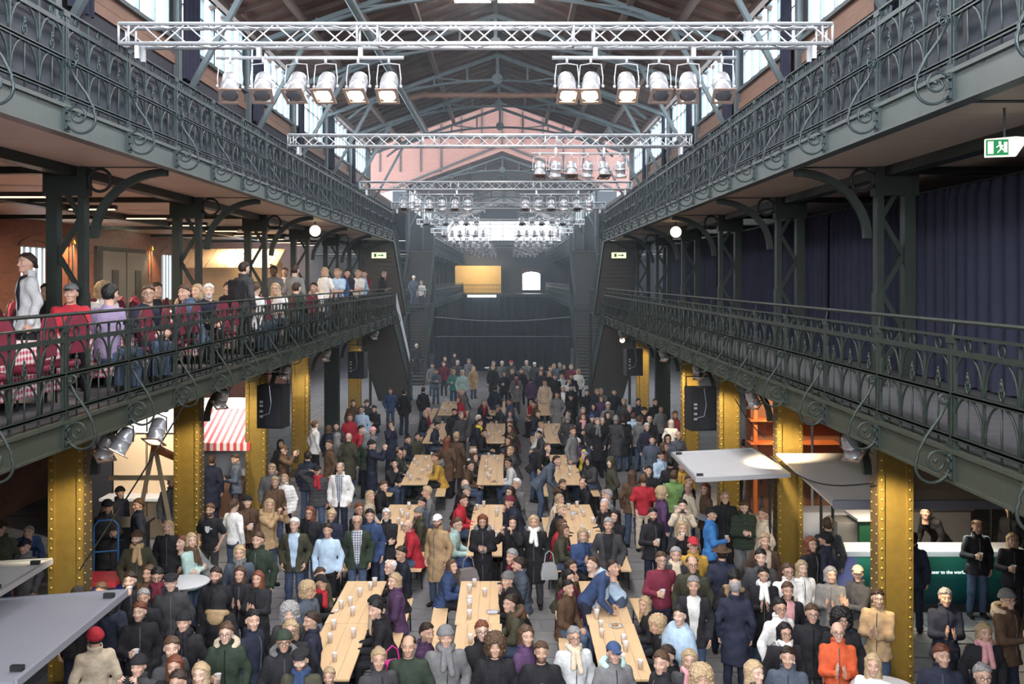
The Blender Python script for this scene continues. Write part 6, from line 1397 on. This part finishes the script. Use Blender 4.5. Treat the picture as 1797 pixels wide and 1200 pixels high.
# guests on the left gallery: u v Y pose yaw top hair options
GAL = '''48 458 13.6 st -50 Go yd in|82 486 15.4 tf 20 kj sd|124 494 14.2 tf 30 rt Bg|180 488 17.0 tl 40 wj cb|212 494 13.3 tl 165 Lt sk|305 495 15.4 ta 60 ns sx g|350 500 17.2 tc -60 jj sx|362 492 19 ta -40 gj ob|428 463 20.5 st 150 cj sd k|425 496 18.7 ta 40 ns sw d|478 500 21.6 ta 30 nj lx|489 508 21.0 tl 160 wt yx|524 496 23.4 ta -20 wt lb g|542 490 25 st 160 gs sd|562 494 26.2 ta 30 mt sd g|584 495 28.2 tc -30 wt sk|612 492 31.2 cr2 10 lt sb|598 486 31.5 st 10 bs sx|628 496 33 cr2 15 nj sd|645 496 35.4 cr2 10 wt sb|657 497 37.2 cr2 5 mt sx|688 490 41.5 cr2 60 kj sg|480 480 26.5 st -10 gs sk D|500 474 31 st 20 ws sx|396 490 23 tl 70 ks sd|445 500 22.5 tl 150 mj sd|508 500 25.5 ta 40 lt sd|570 486 30 st -30 wt ob|530 500 27 tl 10 qs lb|640 488 36 st 30 ls sd|268 500 18.6 tl 100 ks sd|552 498 24.6 ta 150 es sd'''
for ent in GAL.split('|'):
    k = ent.split(); u, v, Y, pose, yaw, top, hair = float(k[0]), float(k[1]), float(k[2]), k[3], float(k[4]), k[5], k[6]
    X = (u-U0)*Y/F; X = min(X, SX(-1, DR+(.85 if (RIGS[pose].sit and 0 < yaw < 150) else .5)))
    person(X, Y, ZD1, pose, yaw, top, hair, tuple(k[7:]), 1.08, 'guests on the left gallery', None, u)
# a few on the stairs at the crossing
for u, v, Y, z, pose, yaw, top, hair in ((726, 480, 60.0, ZD1, 'st', 20, 'ss', 'Nw'), (739, 497, 60.4, ZD1-.3, 'st', -10, 'wt', 'sg'), (731, 622, 58.4, .55, 'st', 10, 'kj', 'sw')):
    person((u-U0)*Y/F, Y, z, pose, yaw, top, hair, (), 1.0, 'people on the far left stairs', None, u)
# ---- one label for each person: look first, then place, then order
def words(s): return len(s.split())
recs = [q for q in PEOPLE if q[0] == 'person']; lab = {}
def place(q):
    x, y, z = q[6], q[7], q[8]
    if z > 4: return 'on the left gallery' if y < 50 else 'on the far stairs'
    return min(LAND, key=lambda l: (l[0]-x)**2+((l[1]-y)*.7)**2)[2]
def dupes(d):
    c = {}
    for k, v in d.items(): c.setdefault(v, []).append(k)
    return {k: v for k, v in c.items() if len(v) > 1}
form = lambda q, e, p, pl: q[2]+', '+q[3]+((', '+q[4][0]) if e and q[4] else '')+((', '+q[5]) if p else '')+((', '+place(q)) if pl else '')
for i, q in enumerate(recs): lab[i] = form(q, 1, 1, 0)
for k, ids in dupes(lab).items():
    for i in ids: lab[i] = form(recs[i], 0, 0, 1)
for i in lab:
    if words(lab[i]) > 16: lab[i] = form(recs[i], 0, 1, 0)
for k, ids in dupes(lab).items():
    for i in ids:
        lab[i] = recs[i][2]+', '+recs[i][3]+', '+recs[i][5].split(',')[-1].strip()+', '+place(recs[i])
        if words(lab[i]) > 16: lab[i] = recs[i][2]+', '+recs[i][5].split(',')[0]+', '+place(recs[i])
for k, ids in dupes(lab).items():
    ids.sort(key=lambda i: recs[i][6]/recs[i][7]); n_ = len(ids)
    for j, i in enumerate(ids):
        t_ = ('the left one' if j == 0 else 'the right one') if n_ == 2 else '%s from left' % ords[j]
        b_ = k if words(k)+words(t_) <= 16 else recs[i][2]+', '+place(recs[i])+', '+recs[i][3].split()[-1]
        lab[i] = b_+', '+t_
seen_ = set(lab.values())
for i, q in enumerate(recs):
    c_ = lab[i]+', '+place(q)
    if place(q) not in lab[i] and words(c_) <= 16 and c_ not in seen_: lab[i] = c_; seen_.add(c_)
for i, q in enumerate(recs): q[1]['label'] = lab[i]
USED = set()
def lab2(pre, own, r_, pl):
    for l_ in (pre+'person in '+own, pre+r_[2]+' '+pl, pre+r_[2]+' '+pl+', '+r_[3]):
        if words(l_) <= 16 and l_ not in USED: break
    USED.add(l_); return l_
by = {q[1].name: i for i, q in enumerate(recs)}
for q in PEOPLE:
    if q[0] in ('cup', 'phone'):
        r_ = recs[by[q[2].name]]; pl = place(r_); own = r_[2].replace('person in ', '')+' with '+r_[3]
        if q[0] == 'cup': 
            l_ = 'beer cup held by person in '+own
            c = cup(q[1]-Vector((0, 0, .06)), lab2('beer cup held by ', own, r_, pl), 'beer cups held in hands', 1.0); q2 = c
        else:
            l_ = 'dark phone held by person in '+own
            q2 = link('phone', PHM, None, q[1], (math.radians(-35 if q[4] == 'ph' else 0), 0 if q[4] == 'ph' else math.pi/2, math.radians(q[3])), label=lab2('dark phone held by ', own, r_, pl), cat='phone', group='phones held in hands')
# ---------------------------------------------------------------- thin haze in the hall
hm = bpy.data.materials.new('hall_haze'); hm.use_nodes = True; nt = hm.node_tree; nt.nodes.clear()
vs_ = nt.nodes.new('ShaderNodeVolumeScatter'); vs_.inputs['Color'].default_value = (.78, .90, 1, 1); vs_.inputs['Density'].default_value = .0032; vs_.inputs['Anisotropy'].default_value = .25
o_ = nt.nodes.new('ShaderNodeOutputMaterial'); nt.links.new(vs_.outputs[0], o_.inputs['Volume'])
MB().bb((SX(-1, 12.3), 22, .05), (SX(1, 12.3), 111.5, 20.7)).build('haze', hm, None, label='thin bluish haze filling the far part of the hall', cat='haze', kind='stuff')
